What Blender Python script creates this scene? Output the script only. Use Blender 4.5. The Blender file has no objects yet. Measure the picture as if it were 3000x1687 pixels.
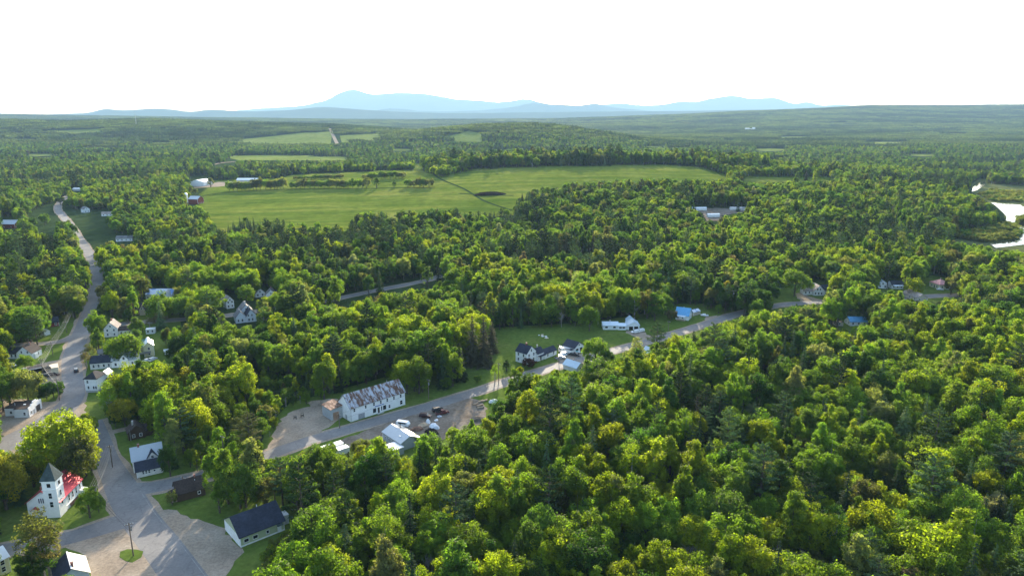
import bpy, bmesh, math, random
import numpy as np
from mathutils import Vector, Matrix
from mathutils.geometry import delaunay_2d_cdt
scene = bpy.context.scene
C = scene.collection

# ------------------------------------------------------------------ camera
H = 118.0                      # flying height of the camera in metres
F = 2050.0                     # focal length in pixels of the 3000 x 1687 photograph
PITCH = math.atan((843.5 - 345.0) / F)
CP, SP = math.cos(PITCH), math.sin(PITCH)
cam_d = bpy.data.cameras.new('camera')
cam = bpy.data.objects.new('camera', cam_d)
C.objects.link(cam)
cam.location = (0, 0, H)
cam.rotation_euler = (math.radians(90) - PITCH, 0, 0)
cam_d.sensor_width = 36.0
cam_d.lens = 36.0 * F / 3000.0
cam_d.clip_start = 1.0
cam_d.clip_end = 200000.0
scene.camera = cam

# ------------------------------------------------------------------ light
SUN_EL = math.radians(15.0)
SUN_AZ = math.radians(2.0)     # sun almost straight ahead, a little to the right
world = bpy.data.worlds.new('World')
scene.world = world
world.use_nodes = True
wn = world.node_tree
wn.nodes.clear()
sky = wn.nodes.new('ShaderNodeTexSky')
sky.sky_type = 'NISHITA'
sky.sun_disc = False
sky.sun_elevation = SUN_EL
sky.sun_rotation = SUN_AZ
sky.air_density = 1.0
sky.dust_density = 1.5
sky.ozone_density = 1.0
bg = wn.nodes.new('ShaderNodeBackground')
bg.inputs[1].default_value = 0.15
wo = wn.nodes.new('ShaderNodeOutputWorld')
wn.links.new(sky.outputs[0], bg.inputs[0])
wn.links.new(bg.outputs[0], wo.inputs[0])
sun_d = bpy.data.lights.new('sun', 'SUN')
sun_d.energy = 4.2
sun_d.angle = math.radians(0.6)
sun_d.color = (1.0, 0.87, 0.66)
sun = bpy.data.objects.new('sun', sun_d)
C.objects.link(sun)
sun.location = (0, 300, 300)
sun.rotation_euler = (-(math.pi / 2 - SUN_EL), 0, -SUN_AZ)
scene.view_settings.view_transform = 'Standard'
scene.view_settings.look = 'None'
scene.view_settings.gamma = 1.0
scene.view_settings.exposure = 1.95
scene.view_settings.use_curve_mapping = False
cy = scene.cycles
cy.max_bounces = 6
cy.diffuse_bounces = 4
cy.glossy_bounces = 2
cy.transmission_bounces = 4
cy.transparent_max_bounces = 6
cy.volume_bounces = 1
cy.use_denoising = True
cy.caustics_reflective = False
cy.caustics_refractive = False
try:
    scene.render.use_persistent_data = False
except Exception:
    pass

# ------------------------------------------------------------------ pixels and terrain
def smooth(a, b, x):
    t = np.clip((x - a) / (b - a), 0, 1)
    return t * t * (3 - 2 * t)

def crest(pts, R):
    """crest heights over x/y for a ridge at forward distance R, from its outline in the photograph"""
    us, zs = [], []
    for px, py in pts:
        x, y = (px - 1500.0) / F, (py - 843.5) / F
        fw = CP - SP * y
        us.append(x / fw)
        zs.append(H + R * (-(CP * y + SP)) / fw)
    return np.array(us), np.array(zs)

RIDGE_LEFT = crest([(-900, 352), (0, 353), (200, 360), (350, 354), (450, 351), (700, 357), (970, 366), (1130, 377), (1300, 390), (1600, 412), (2000, 432), (3900, 432)], 3900)
RIDGE_RIGHT = crest([(-900, 338), (0, 337), (600, 346), (1200, 352), (1600, 350), (1800, 343), (2080, 332), (2300, 323), (2560, 312), (3000, 309), (3900, 306)], 8600)

def terr(x, y):
    x = np.asarray(x, dtype=float); y = np.asarray(y, dtype=float)
    u = x / np.maximum(y, 60.0)
    z = np.zeros_like(x + y)
    # low hill carrying the open field
    dy = y - 1300
    sy = np.where(dy < 0, 430.0, 220.0)
    z = z + 40 * np.exp(-((x - 170) / 520) ** 2 - (dy / sy) ** 2)
    # wooded hill in the middle distance
    dx = x - 30
    sx = np.where(dx < 0, 520.0, 460.0)
    z = z + 82 * np.exp(-(dx / sx) ** 2 - ((y - 3150) / 520) ** 2)
    # long ridge on the left
    cz = np.interp(u, *RIDGE_LEFT)
    dy = y - 3900
    z = z + np.maximum(cz - 15, 0) * np.exp(-(dy / np.where(dy < 0, 820.0, 900.0)) ** 2)
    # broad rise on the right and far behind
    cz = np.interp(u, *RIDGE_RIGHT)
    dy = y - 8600
    z = z + np.maximum(cz - 8, 0) * np.exp(-(dy / np.where(dy < 0, 2700.0, 2500.0)) ** 2)
    # gentle roll
    a = smooth(700, 1500, y)
    z = z + a * (4 * np.sin(x / 260.0 + 1.3) * np.sin(y / 340.0) + 3 * np.sin(x / 700.0 - y / 500.0))
    return z

def ground_at(px, py, z=None):
    """the point of the terrain (or of the level z) under a pixel of the photograph"""
    x, y = (px - 1500.0) / F, (py - 843.5) / F
    d = (x, CP - SP * y, -(CP * y + SP))
    if z is not None:
        t = (H - z) / -d[2]
        return Vector((d[0] * t, d[1] * t, z))
    ts = 120 * np.exp(np.linspace(0, math.log(60), 6000))
    hz = H + d[2] * ts - terr(d[0] * ts, d[1] * ts)
    k = np.argmax(hz < 0)
    if hz[k] >= 0:
        k = len(ts) - 1
    t0, t1 = ts[max(k - 1, 0)], ts[k]
    h0, h1 = hz[max(k - 1, 0)], hz[k]
    t = t0 + (t1 - t0) * (h0 / (h0 - h1) if h0 != h1 else 0)
    X, Y = d[0] * t, d[1] * t
    return Vector((X, Y, float(terr(X, Y))))

def project(x, y, z):
    zz = z - H
    fw = y * CP - zz * SP
    up = y * SP + zz * CP
    return 1500 + F * x / fw, 843.5 - F * up / fw

# ------------------------------------------------------------------ material helpers
MATS = {}
def new_mat(name):
    m = bpy.data.materials.new(name)
    m.use_nodes = True
    nt = m.node_tree
    nt.nodes.clear()
    out = nt.nodes.new('ShaderNodeOutputMaterial')
    return m, nt, out

def node(nt, kind, **kw):
    n = nt.nodes.new(kind)
    for k, v in kw.items():
        setattr(n, k, v)
    return n

def ramp(nt, fac, stops):
    r = nt.nodes.new('ShaderNodeValToRGB')
    e = r.color_ramp.elements
    while len(e) < len(stops):
        e.new(0.5)
    for k, (p, c) in enumerate(stops):
        e[k].position = p
        e[k].color = (*c, 1)
    nt.links.new(fac, r.inputs[0])
    return r.outputs[0]

def noise(nt, scale, detail=4, rough=0.6, vec=None, dist=0.0):
    n = nt.nodes.new('ShaderNodeTexNoise')
    n.inputs['Scale'].default_value = scale
    n.inputs['Detail'].default_value = detail
    n.inputs['Roughness'].default_value = rough
    n.inputs['Distortion'].default_value = dist
    if vec is not None:
        nt.links.new(vec, n.inputs['Vector'])
    return n.outputs[0]

def mixc(nt, fac, a, b, mode='MIX'):
    n = nt.nodes.new('ShaderNodeMix')
    n.data_type = 'RGBA'
    n.blend_type = mode
    for s, v in ((n.inputs[0], fac), (n.inputs[6], a), (n.inputs[7], b)):
        if hasattr(v, 'is_linked'):
            nt.links.new(v, s)
        elif isinstance(v, (int, float)):
            s.default_value = v
        else:
            s.default_value = (*v, 1) if len(v) == 3 else v
    return n.outputs[2]

def geo_pos(nt):
    return nt.nodes.new('ShaderNodeNewGeometry').outputs['Position']

def obj_pos(nt):
    return nt.nodes.new('ShaderNodeTexCoord').outputs['Object']

def finish(nt, out, color, rough=0.8, spec=0.3, bump=None, bump_d=0.05, metal=0.0):
    b = nt.nodes.new('ShaderNodeBsdfPrincipled')
    if hasattr(color, 'is_linked'):
        nt.links.new(color, b.inputs['Base Color'])
    else:
        b.inputs['Base Color'].default_value = (*color, 1)
    if hasattr(rough, 'is_linked'):
        nt.links.new(rough, b.inputs['Roughness'])
    else:
        b.inputs['Roughness'].default_value = rough
    b.inputs['Specular IOR Level'].default_value = spec
    b.inputs['Metallic'].default_value = metal
    if bump is not None:
        bn = nt.nodes.new('ShaderNodeBump')
        bn.inputs['Strength'].default_value = 0.6
        bn.inputs['Distance'].default_value = bump_d
        nt.links.new(bump, bn.inputs['Height'])
        nt.links.new(bn.outputs[0], b.inputs['Normal'])
    nt.links.new(b.outputs[0], out.inputs[0])
    return b

def ground_mat(name, scales, stops, rough=0.95, bump_d=0.3, spec=0.0, bands=False):
    m, nt, out = new_mat(name)
    p = geo_pos(nt)
    n1 = noise(nt, scales[0], 5, 0.65, p)
    col = ramp(nt, n1, stops)
    if bands:
        mp = node(nt, 'ShaderNodeMapping'); mp.inputs['Scale'].default_value = (0.004, 0.05, 0.01); mp.inputs['Rotation'].default_value = (0, 0, 0.12)
        nt.links.new(p, mp.inputs['Vector'])
        col = mixc(nt, 1.0, col, ramp(nt, noise(nt, 1.0, 5, 0.65, mp.outputs[0]), [(0.3, (0.58, 0.74, 0.62)), (0.7, (1.45, 1.25, 1.4))]), 'MULTIPLY')
    n2 = noise(nt, scales[1], 4, 0.7, p)
    col = mixc(nt, 1.0, col, ramp(nt, n2, [(0.25, (0.66, 0.66, 0.66)), (0.75, (1.3, 1.3, 1.3))]), 'MULTIPLY')
    finish(nt, out, col, rough, spec, n2, bump_d)
    MATS[name] = m
    return m

ground_mat('forest_floor', (0.004, 0.06), [(0.3, (0.024, 0.040, 0.016)), (0.5, (0.034, 0.056, 0.021)), (0.7, (0.048, 0.070, 0.027))], bump_d=2.0)
ground_mat('lawn', (0.035, 0.5), [(0.25, (0.070, 0.110, 0.022)), (0.5, (0.100, 0.145, 0.028)), (0.75, (0.15, 0.175, 0.045))], bump_d=0.25)
ground_mat('hay_field', (0.010, 0.09), [(0.25, (0.075, 0.118, 0.016)), (0.5, (0.115, 0.155, 0.022)), (0.72, (0.18, 0.195, 0.042))], bump_d=0.3, bands=True)
ground_mat('far_field', (0.006, 0.05), [(0.3, (0.12, 0.165, 0.034)), (0.7, (0.18, 0.21, 0.055))], bump_d=0.15)
ground_mat('marsh', (0.012, 0.10), [(0.3, (0.070, 0.085, 0.030)), (0.5, (0.100, 0.115, 0.045)), (0.7, (0.14, 0.15, 0.07))], bump_d=1.2)
def asphalt_mat():
    m, nt, out = new_mat('asphalt')
    p = geo_pos(nt)
    col = ramp(nt, noise(nt, 0.045, 6, 0.7, p), [(0.3, (0.145, 0.14, 0.14)), (0.5, (0.190, 0.182, 0.176)), (0.72, (0.255, 0.24, 0.222))])
    col = mixc(nt, 1.0, col, ramp(nt, noise(nt, 1.1, 4, 0.7, p), [(0.25, (0.84,) * 3), (0.75, (1.13,) * 3)]), 'MULTIPLY')
    v = node(nt, 'ShaderNodeTexVoronoi', feature='DISTANCE_TO_EDGE')
    v.inputs['Scale'].default_value = 0.16
    mpv = node(nt, 'ShaderNodeVectorMath', operation='ADD')
    nz = nt.nodes.new('ShaderNodeTexNoise'); nz.inputs['Scale'].default_value = 0.5
    nt.links.new(p, nz.inputs['Vector'])
    sc_ = node(nt, 'ShaderNodeVectorMath', operation='SCALE'); sc_.inputs['Scale'].default_value = 2.5
    nt.links.new(nz.outputs['Color'], sc_.inputs[0]); nt.links.new(p, mpv.inputs[0]); nt.links.new(sc_.outputs[0], mpv.inputs[1])
    nt.links.new(mpv.outputs[0], v.inputs['Vector'])
    col = mixc(nt, 1.0, col, ramp(nt, v.outputs['Distance'], [(0.008, (0.82,) * 3), (0.022, (1, 1, 1))]), 'MULTIPLY')
    patch = nt.nodes.new('ShaderNodeTexVoronoi'); patch.inputs['Scale'].default_value = 0.05; patch.distance = 'CHEBYCHEV'
    nt.links.new(p, patch.inputs['Vector'])
    col = mixc(nt, 1.0, col, ramp(nt, patch.outputs['Color'], [(0.2, (0.93,) * 3), (0.8, (1.05,) * 3)]), 'MULTIPLY')
    finish(nt, out, col, 0.8, 0.2)
    MATS['asphalt'] = m
asphalt_mat()
ground_mat('gravel', (0.09, 1.2), [(0.25, (0.22, 0.175, 0.13)), (0.5, (0.31, 0.25, 0.19)), (0.78, (0.39, 0.33, 0.26))], rough=0.95, bump_d=0.05)
ground_mat('dirt', (0.12, 0.8), [(0.25, (0.12, 0.095, 0.07)), (0.5, (0.20, 0.165, 0.13)), (0.75, (0.27, 0.23, 0.19))], rough=0.95, bump_d=0.1)

def haze_hill_mat():
    m, nt, out = new_mat('far_forest')
    p = geo_pos(nt)
    n = noise(nt, 0.0011, 6, 0.65, p)
    finish(nt, out, ramp(nt, n, [(0.35, (0.022, 0.036, 0.014)), (0.65, (0.050, 0.070, 0.026))]), 1.0, 0.0, noise(nt, 0.006, 4, 0.7, p), 40.0)
    MATS['far_forest'] = m
haze_hill_mat()

def water_mat():
    m, nt, out = new_mat('river_water')
    p = geo_pos(nt)
    finish(nt, out, (0.03, 0.035, 0.03), 0.06, 0.5, noise(nt, 0.35, 3, 0.5, p), 0.02)
    MATS['river_water'] = m
water_mat()

# ------------------------------------------------------------------ object helpers
def link(name, mesh, parent=None, mat=None):
    o = bpy.data.objects.new(name, mesh)
    C.objects.link(o)
    if parent is not None:
        o.parent = parent
    if mat is not None and mesh is not None:
        mesh.materials.clear()
        for q in (mat if isinstance(mat, (list, tuple)) else [mat]):
            mesh.materials.append(MATS[q] if isinstance(q, str) else q)
    return o

def pyd(name, v, f):
    me = bpy.data.meshes.new(name)
    me.from_pydata([tuple(q) for q in v], [], [tuple(q) for q in f])
    me.update()
    return me

def tag(o, label=None, cat=None, group=None, kind=None):
    if label: o['label'] = label
    if cat: o['category'] = cat
    if group: o['group'] = group
    if kind: o['kind'] = kind
    return o

def empty(name, loc, rz=0.0):
    o = bpy.data.objects.new(name, None)
    C.objects.link(o)
    o.location = loc
    o.rotation_euler = (0, 0, rz)
    o.empty_display_size = 0.5
    return o

def sheet(name, pts, off, mat, step=None, label=None, ragged=0.0):
    """a ground cover following the terrain inside a ground outline (list of x, y)"""
    P = [Vector((p[0], p[1])) for p in pts]
    if step:
        es_ = min(step, 2.5) if ragged else step
        D = []
        for a, b in zip(P, P[1:] + P[:1]):
            k = max(1, int((b - a).length / es_))
            D += [a.lerp(b, i / k) for i in range(k)]
        P = D
    if step and ragged:
        rg = random.Random(len(P) * 7 + int(abs(P[0].x)))
        P = [p + Vector((rg.gauss(0, ragged), rg.gauss(0, ragged))) for p in P]
    n = len(P)
    V = list(P)
    if step:
        arr = np.array([(p.x, p.y) for p in P])
        x0, y0 = arr.min(0); x1, y1 = arr.max(0)
        gx, gy = np.meshgrid(np.arange(x0, x1, step), np.arange(y0, y1, step))
        V += [Vector((a, b)) for a, b in zip(gx.ravel(), gy.ravel())]
    vs, es, fs = delaunay_2d_cdt(V, [], [list(range(n))], 1, 1e-4)[:3]
    xy = np.array([(v.x, v.y) for v in vs])
    z = terr(xy[:, 0], xy[:, 1]) + off
    faces = []
    for f in fs:
        a, b, c = (vs[i] for i in f[:3])
        if (b.x - a.x) * (c.y - a.y) - (b.y - a.y) * (c.x - a.x) < 0:
            f = f[::-1]
        faces.append(f)
    me = pyd(name, np.column_stack([xy, z]), faces)
    o = link(name, me, None, mat)
    return tag(o, label, None, None, 'structure')

def pxpoly(pts):
    return [(g.x, g.y) for g in (ground_at(*p) for p in pts)]

def ribbon(pts, width):
    """outline of a strip of given width (number or list) round a ground centreline"""
    P = [Vector(p[:2]) for p in pts]
    W = width if isinstance(width, (list, tuple)) else [width] * len(P)
    # Catmull-Rom refine
    Q, WW = [], []
    for i in range(len(P) - 1):
        p0, p1, p2, p3 = P[max(i - 1, 0)], P[i], P[i + 1], P[min(i + 2, len(P) - 1)]
        k = max(2, min(12, int((p2 - p1).length / 6)))
        for j in range(k):
            t = j / k
            Q.append(0.5 * ((2 * p1) + (p2 - p0) * t + (2 * p0 - 5 * p1 + 4 * p2 - p3) * t * t + (3 * p1 - p0 - 3 * p2 + p3) * t ** 3))
            WW.append(W[i] * (1 - t) + W[i + 1] * t)
    Q.append(P[-1]); WW.append(W[-1])
    L, R = [], []
    for i, q in enumerate(Q):
        d = (Q[min(i + 1, len(Q) - 1)] - Q[max(i - 1, 0)]).normalized()
        nrm = Vector((-d.y, d.x)) * WW[i] / 2
        L.append(q + nrm); R.append(q - nrm)
    return L, R, Q

def strip_obj(name, L, R, off, mat, z_from_terrain=True):
    v, f = [], []
    for a, b in zip(L, R):
        v += [(a.x, a.y, float(terr(a.x, a.y)) + off), (b.x, b.y, float(terr(b.x, b.y)) + off)]
    for i in range(len(L) - 1):
        f.append((2 * i, 2 * i + 1, 2 * i + 3, 2 * i + 2))
    return tag(link(name, pyd(name, v, f), None, mat), kind='structure')

# ------------------------------------------------------------------ the ground
def build_ground():
    az = np.concatenate([np.linspace(-180, -52, 33)[:-1], np.linspace(-52, 52, 360), np.linspace(52, 180, 33)[1:-1]])
    az = np.radians(az)
    r = np.concatenate([[40.0], 60 * np.exp(np.linspace(0, math.log(26000 / 60), 330))])
    A, R = np.meshgrid(az, r)
    X, Y = R * np.sin(A), R * np.cos(A)
    Z = np.where(Y > 40, terr(X, np.maximum(Y, 60)), 0.0)
    Z = Z * smooth(40, 200, Y) + 0.0
    n, k = len(r), len(az)
    v = np.column_stack([X.ravel(), Y.ravel(), Z.ravel()])
    v = np.vstack([v, [[0, 0, 0]]])
    idx = np.arange(n * k).reshape(n, k)
    a = idx[:-1, :]; b = np.roll(idx, -1, 1)[:-1, :]; c = np.roll(idx, -1, 1)[1:, :]; d = idx[1:, :]
    quads = np.stack([d, c, b, a], -1).reshape(-1, 4)
    fan = [(idx[0, j], idx[0, (j + 1) % k], n * k) for j in range(k)]
    me = pyd('ground', v, [tuple(q) for q in quads] + [t[::-1] for t in fan])
    if me.polygons[len(me.polygons) // 2].normal.z < 0:
        me.flip_normals()
    me.polygons.foreach_set('use_smooth', [True] * len(me.polygons))
    return tag(link('ground', me, None, 'forest_floor'), kind='structure')
build_ground()

def ridge_obj(name, pts, R, depth, jag, seed):
    """a far range as a solid ridge with a front and a back slope"""
    rng = np.random.default_rng(seed)
    u0, z0 = crest(pts, R)
    u = np.linspace(u0[0], u0[-1], 520)
    z = np.interp(u, u0, z0)
    k = np.ones(5) / 5
    z = np.convolve(np.pad(z, 2, 'edge'), k, 'valid')
    nz = np.zeros_like(u)
    for o_ in range(5):
        kk = 8 * 2 ** o_
        nz += np.interp(u, np.linspace(u[0], u[-1], kk), rng.normal(size=kk)) * jag / (1.7 ** o_)
    z = np.maximum(z + nz * np.clip((z - 30) / 200, 0, 1), -5)
    prof = [(-1.0, -0.02), (-0.72, 0.16), (-0.5, 0.34), (-0.3, 0.58), (-0.14, 0.83), (0, 1.0), (0.3, 0.7), (0.6, 0.35), (1.0, -0.02)]
    v, f = [], []
    rr = [rng.normal(size=60) for _ in prof]
    for j, (s, h) in enumerate(prof):
        w = np.interp(u, np.linspace(u[0], u[-1], 60), rr[j])
        y = R + s * depth + (0 if s == 0 else 1) * w * depth * 0.05
        zz = z * h * (1 + (0 if s == 0 or abs(s) == 1 else 0.10) * w)
        v.append(np.column_stack([u * y, y, zz]))
    v = np.vstack(v)
    n = len(u)
    for j in range(len(prof) - 1):
        for i in range(n - 1):
            f.append((j * n + i, j * n + i + 1, (j + 1) * n + i + 1, (j + 1) * n + i))
    me = pyd(name, v, f)
    me.polygons.foreach_set('use_smooth', [True] * len(me.polygons))
    return tag(link(name, me, None, 'far_forest'), kind='structure')

ridge_obj('hills', [(-900, 337), (-300, 334), (100, 337), (262, 331), (306, 318), (349, 324), (400, 322), (454, 318), (510, 322), (559, 329), (611, 321), (728, 327), (832, 323), (880, 319), (943, 312), (1000, 316), (1060, 321), (1150, 327), (1300, 331), (1500, 330), (1700, 328), (1873, 326), (2000, 325), (2200, 322), (2600, 322), (3900, 318)], 17000, 3000, 6, 3)
ridge_obj('hills', [(900, 338), (1000, 330), (1100, 324), (1130, 319), (1190, 320), (1223, 324), (1320, 327), (1400, 325), (1470, 319), (1500, 315), (1564, 301), (1620, 307), (1692, 311), (1742, 303), (1803, 316), (1873, 323), (1960, 330), (2200, 338)], 23500, 2600, 8, 9)
ridge_obj('mountains', [(-200, 341), (600, 336), (700, 322), (774, 316), (830, 314), (885, 310), (961, 293), (990, 274), (1030, 261), (1050, 265), (1083, 278), (1120, 276), (1159, 272), (1240, 274), (1300, 284), (1339, 291), (1400, 294), (1455, 300), (1500, 296), (1541, 288), (1576, 299), (1640, 311), (1700, 312), (1762, 308), (1826, 303), (1870, 309), (1931, 308), (2000, 296), (2030, 301), (2082, 289), (2146, 279), (2199, 290), (2274, 286), (2327, 306), (2367, 297), (2402, 310), (2461, 305), (2500, 309), (2565, 306), (2640, 316), (2900, 326), (3400, 338)], 33000, 3600, 14, 5)
# ------------------------------------------------------------------ foliage materials
def foliage_mat(name, trans, rough=0.55, spec=0.25, var=0.35):
    m, nt, out = new_mat(name)
    a = node(nt, 'ShaderNodeAttribute', attribute_type='INSTANCER', attribute_name='tone')
    p = geo_pos(nt)
    n = noise(nt, 0.45, 2, 0.6, p)
    col = mixc(nt, 1.0, a.outputs['Color'], ramp(nt, n, [(0.3, (1 - var, 1 - var, 1 - var * 0.8)), (0.7, (1 + var, 1 + var, 1 + var * 0.4))]), 'MULTIPLY')
    b = nt.nodes.new('ShaderNodeBsdfPrincipled')
    b.inputs['Roughness'].default_value = rough
    b.inputs['Specular IOR Level'].default_value = spec
    nt.links.new(col, b.inputs['Base Color'])
    t = nt.nodes.new('ShaderNodeBsdfTranslucent')
    tc = mixc(nt, 1.0, col, (1.38, 1.45, 0.48), 'MULTIPLY')
    nt.links.new(tc, t.inputs[0])
    mx = nt.nodes.new('ShaderNodeMixShader')
    mx.inputs[0].default_value = trans
    nt.links.new(b.outputs[0], mx.inputs[1])
    nt.links.new(t.outputs[0], mx.inputs[2])
    nt.links.new(mx.outputs[0], out.inputs[0])
    MATS[name] = m
foliage_mat('leaves', 0.66, 0.6, 0.10)
foliage_mat('needles', 0.30, 0.8, 0.04)

def bark_mat(name, c0, c1):
    m, nt, out = new_mat(name)
    n = noise(nt, 1.5, 4, 0.6, geo_pos(nt))
    finish(nt, out, ramp(nt, n, [(0.3, c0), (0.7, c1)]), 0.9, 0.1, n, 0.05)
    MATS[name] = m
bark_mat('bark', (0.05, 0.04, 0.03), (0.13, 0.11, 0.09))
bark_mat('pale_bark', (0.20, 0.18, 0.16), (0.36, 0.33, 0.30))

# ------------------------------------------------------------------ tree shapes
def quads_mesh(P, N, S, rng, aspect=0.65, axis=None):
    """leaf faces: one pointed quad at each P with normal N and size S"""
    n = len(P)
    N = N / np.linalg.norm(N, axis=1, keepdims=True)
    ref = rng.normal(size=(n, 3)) if axis is None else axis + rng.normal(size=(n, 3)) * 0.15
    A = np.cross(N, np.cross(ref, N)); A /= (np.linalg.norm(A, axis=1, keepdims=True) + 1e-9)
    B = np.cross(N, A)
    S = np.asarray(S).reshape(-1, 1)
    v = np.stack([P - A * S, P - B * S * aspect + A * S * 0.1, P + A * S, P + B * S * aspect + A * S * 0.1], 1).reshape(-1, 3)
    f = np.arange(4 * n).reshape(-1, 4)
    return v, f

def unit(rng, n):
    d = rng.normal(size=(n, 3))
    return d / np.linalg.norm(d, axis=1, keepdims=True)

def tube(path, radii, sides=5):
    v, f = [], []
    path = [Vector(p) for p in path]
    for i, p in enumerate(path):
        d = (path[min(i + 1, len(path) - 1)] - path[max(i - 1, 0)]).normalized()
        a = d.orthogonal().normalized(); b = d.cross(a)
        for k in range(sides):
            t = 2 * math.pi * k / sides
            v.append(tuple(p + (a * math.cos(t) + b * math.sin(t)) * radii[i]))
    for i in range(len(path) - 1):
        for k in range(sides):
            q = (k + 1) % sides
            f.append((i * sides + k, i * sides + q, (i + 1) * sides + q, (i + 1) * sides + k))
    return v, f

def join(parts):
    V, Fc, o = [], [], 0
    for v, f in parts:
        V += [tuple(q) for q in v]
        Fc += [tuple(int(i) + o for i in q) for q in f]
        o += len(v)
    return V, Fc

def trunk_shape(rng, h, r0, crown_r, z0, limbs=6):
    lean = rng.normal(size=2) * 0.25
    path = [(0, 0, -0.4), (lean[0] * .2, lean[1] * .2, h * 0.25), (lean[0] * .6, lean[1] * .6, h * 0.55), (lean[0], lean[1], h * 0.86)]
    parts = [tube(path, [r0 * 1.25, r0, r0 * .65, r0 * .15], 6)]
    for k in range(limbs):
        a = 2 * math.pi * k / limbs + rng.uniform(-.4, .4)
        zs = z0 + (h - z0) * rng.uniform(0.0, 0.4)
        L = crown_r * rng.uniform(0.6, 0.9)
        q = [(0, 0, zs), (math.cos(a) * L * .5, math.sin(a) * L * .5, zs + L * .45), (math.cos(a) * L, math.sin(a) * L, zs + L * 0.95)]
        parts.append(tube(q, [r0 * .45, r0 * .28, r0 * .08], 4))
    return join(parts)

def broadleaf(seed, h=15.0, r=4.6, base=0.28, blobs=46, per=72, leaf=0.36, shape='round', fill=0.0):
    rng = np.random.default_rng(seed)
    zc = h * (base + 1) / 2
    hz = h * (1 - base) / 2
    d = unit(rng, blobs)
    d[:, 2] = np.where(d[:, 2] < -0.55, -d[:, 2] * 0.6, d[:, 2])
    rad = rng.uniform(0.50, 0.88, blobs)
    lob = unit(rng, 9)
    rad = rad * (0.82 + 0.34 * np.clip((d @ lob.T).max(1), 0, 1) ** 3)
    if shape == 'tall':
        w = 1 - 0.35 * np.clip(d[:, 2], 0, 1)
    elif shape == 'wide':
        w = np.where(d[:, 2] < 0, 1.05, 1.0)
    else:
        w = np.ones(blobs)
    cen = np.column_stack([d[:, 0] * rad * r * w, d[:, 1] * rad * r * w, zc + d[:, 2] * rad * hz])
    tipn = max(2, blobs // 12)
    if shape == 'tall':
        cen[:tipn, :2] *= 0.35; cen[:tipn, 2] = h * rng.uniform(0.86, 0.96, tipn)
    rb = r * rng.uniform(0.15, 0.31, blobs)
    ci = np.repeat(np.arange(blobs), per)
    ld = unit(rng, len(ci))
    outw = (cen[ci] - np.array([0, 0, zc - hz * 0.35]))
    outw /= np.linalg.norm(outw, axis=1, keepdims=True)
    flip = (ld * outw).sum(1) < -0.35
    ld[flip] *= -1
    P = cen[ci] + ld * (rb[ci] * rng.uniform(0.55, 1.12, len(ci)))[:, None] * np.array([1, 1, 1.05])
    P += rng.normal(size=P.shape) * 0.15
    N = ld + 0.55 * rng.normal(size=ld.shape) + np.array([0, 0, 0.25])
    S = leaf * rng.uniform(0.6, 1.35, len(ci))
    keep = rng.uniform(size=len(ci)) > fill
    lv = quads_mesh(P[keep], N[keep], S[keep], rng)
    tv = trunk_shape(rng, h, 0.022 * h, r, h * base)
    return lv, tv

def spruce(seed, h=16.0, r=2.7, whorls=26, br=9, droop=0.25, leaf=0.34, top=0.9):
    rng = np.random.default_rng(seed)
    P, N, S, A = [], [], [], []
    for i in range(whorls):
        t = (i + rng.uniform(-.3, .3)) / whorls
        z = h * (0.06 + 0.94 * t)
        R = r * max(1 - t, 0.02) ** top * rng.uniform(0.85, 1.1) + 0.12
        k = max(3, int(br * (1 - 0.55 * t)))
        for j in range(k):
            a = 2 * math.pi * (j + rng.uniform(0, .9)) / k
            Rj = R * rng.uniform(0.72, 1.12)
            m = max(2, int(Rj / 0.24))
            for q in range(m):
                s = (q + 0.6) / m
                for side in (-1, 0, 1):
                    if side and s < 0.25: continue
                    off = side * Rj * 0.17 * (1.05 - s * 0.6)
                    x = math.cos(a) * Rj * s - math.sin(a) * off
                    y = math.sin(a) * Rj * s + math.cos(a) * off
                    P.append((x, y, z - droop * Rj * s * s + rng.normal() * 0.05 - abs(side) * 0.06))
                    N.append((math.cos(a) * 0.55 + rng.normal() * .25, math.sin(a) * 0.55 + rng.normal() * .25, 0.9))
                    S.append(leaf * rng.uniform(0.75, 1.25) * (1.1 - 0.45 * t))
                    A.append((math.cos(a + side * .5), math.sin(a + side * .5), -droop))
    lv = quads_mesh(np.array(P), np.array(N), np.array(S), rng, 0.42, np.array(A))
    tv = tube([(0, 0, -.4), (0, 0, h * .5), (0, 0, h)], [0.018 * h, 0.012 * h, 0.01], 5)
    return lv, tv

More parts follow.
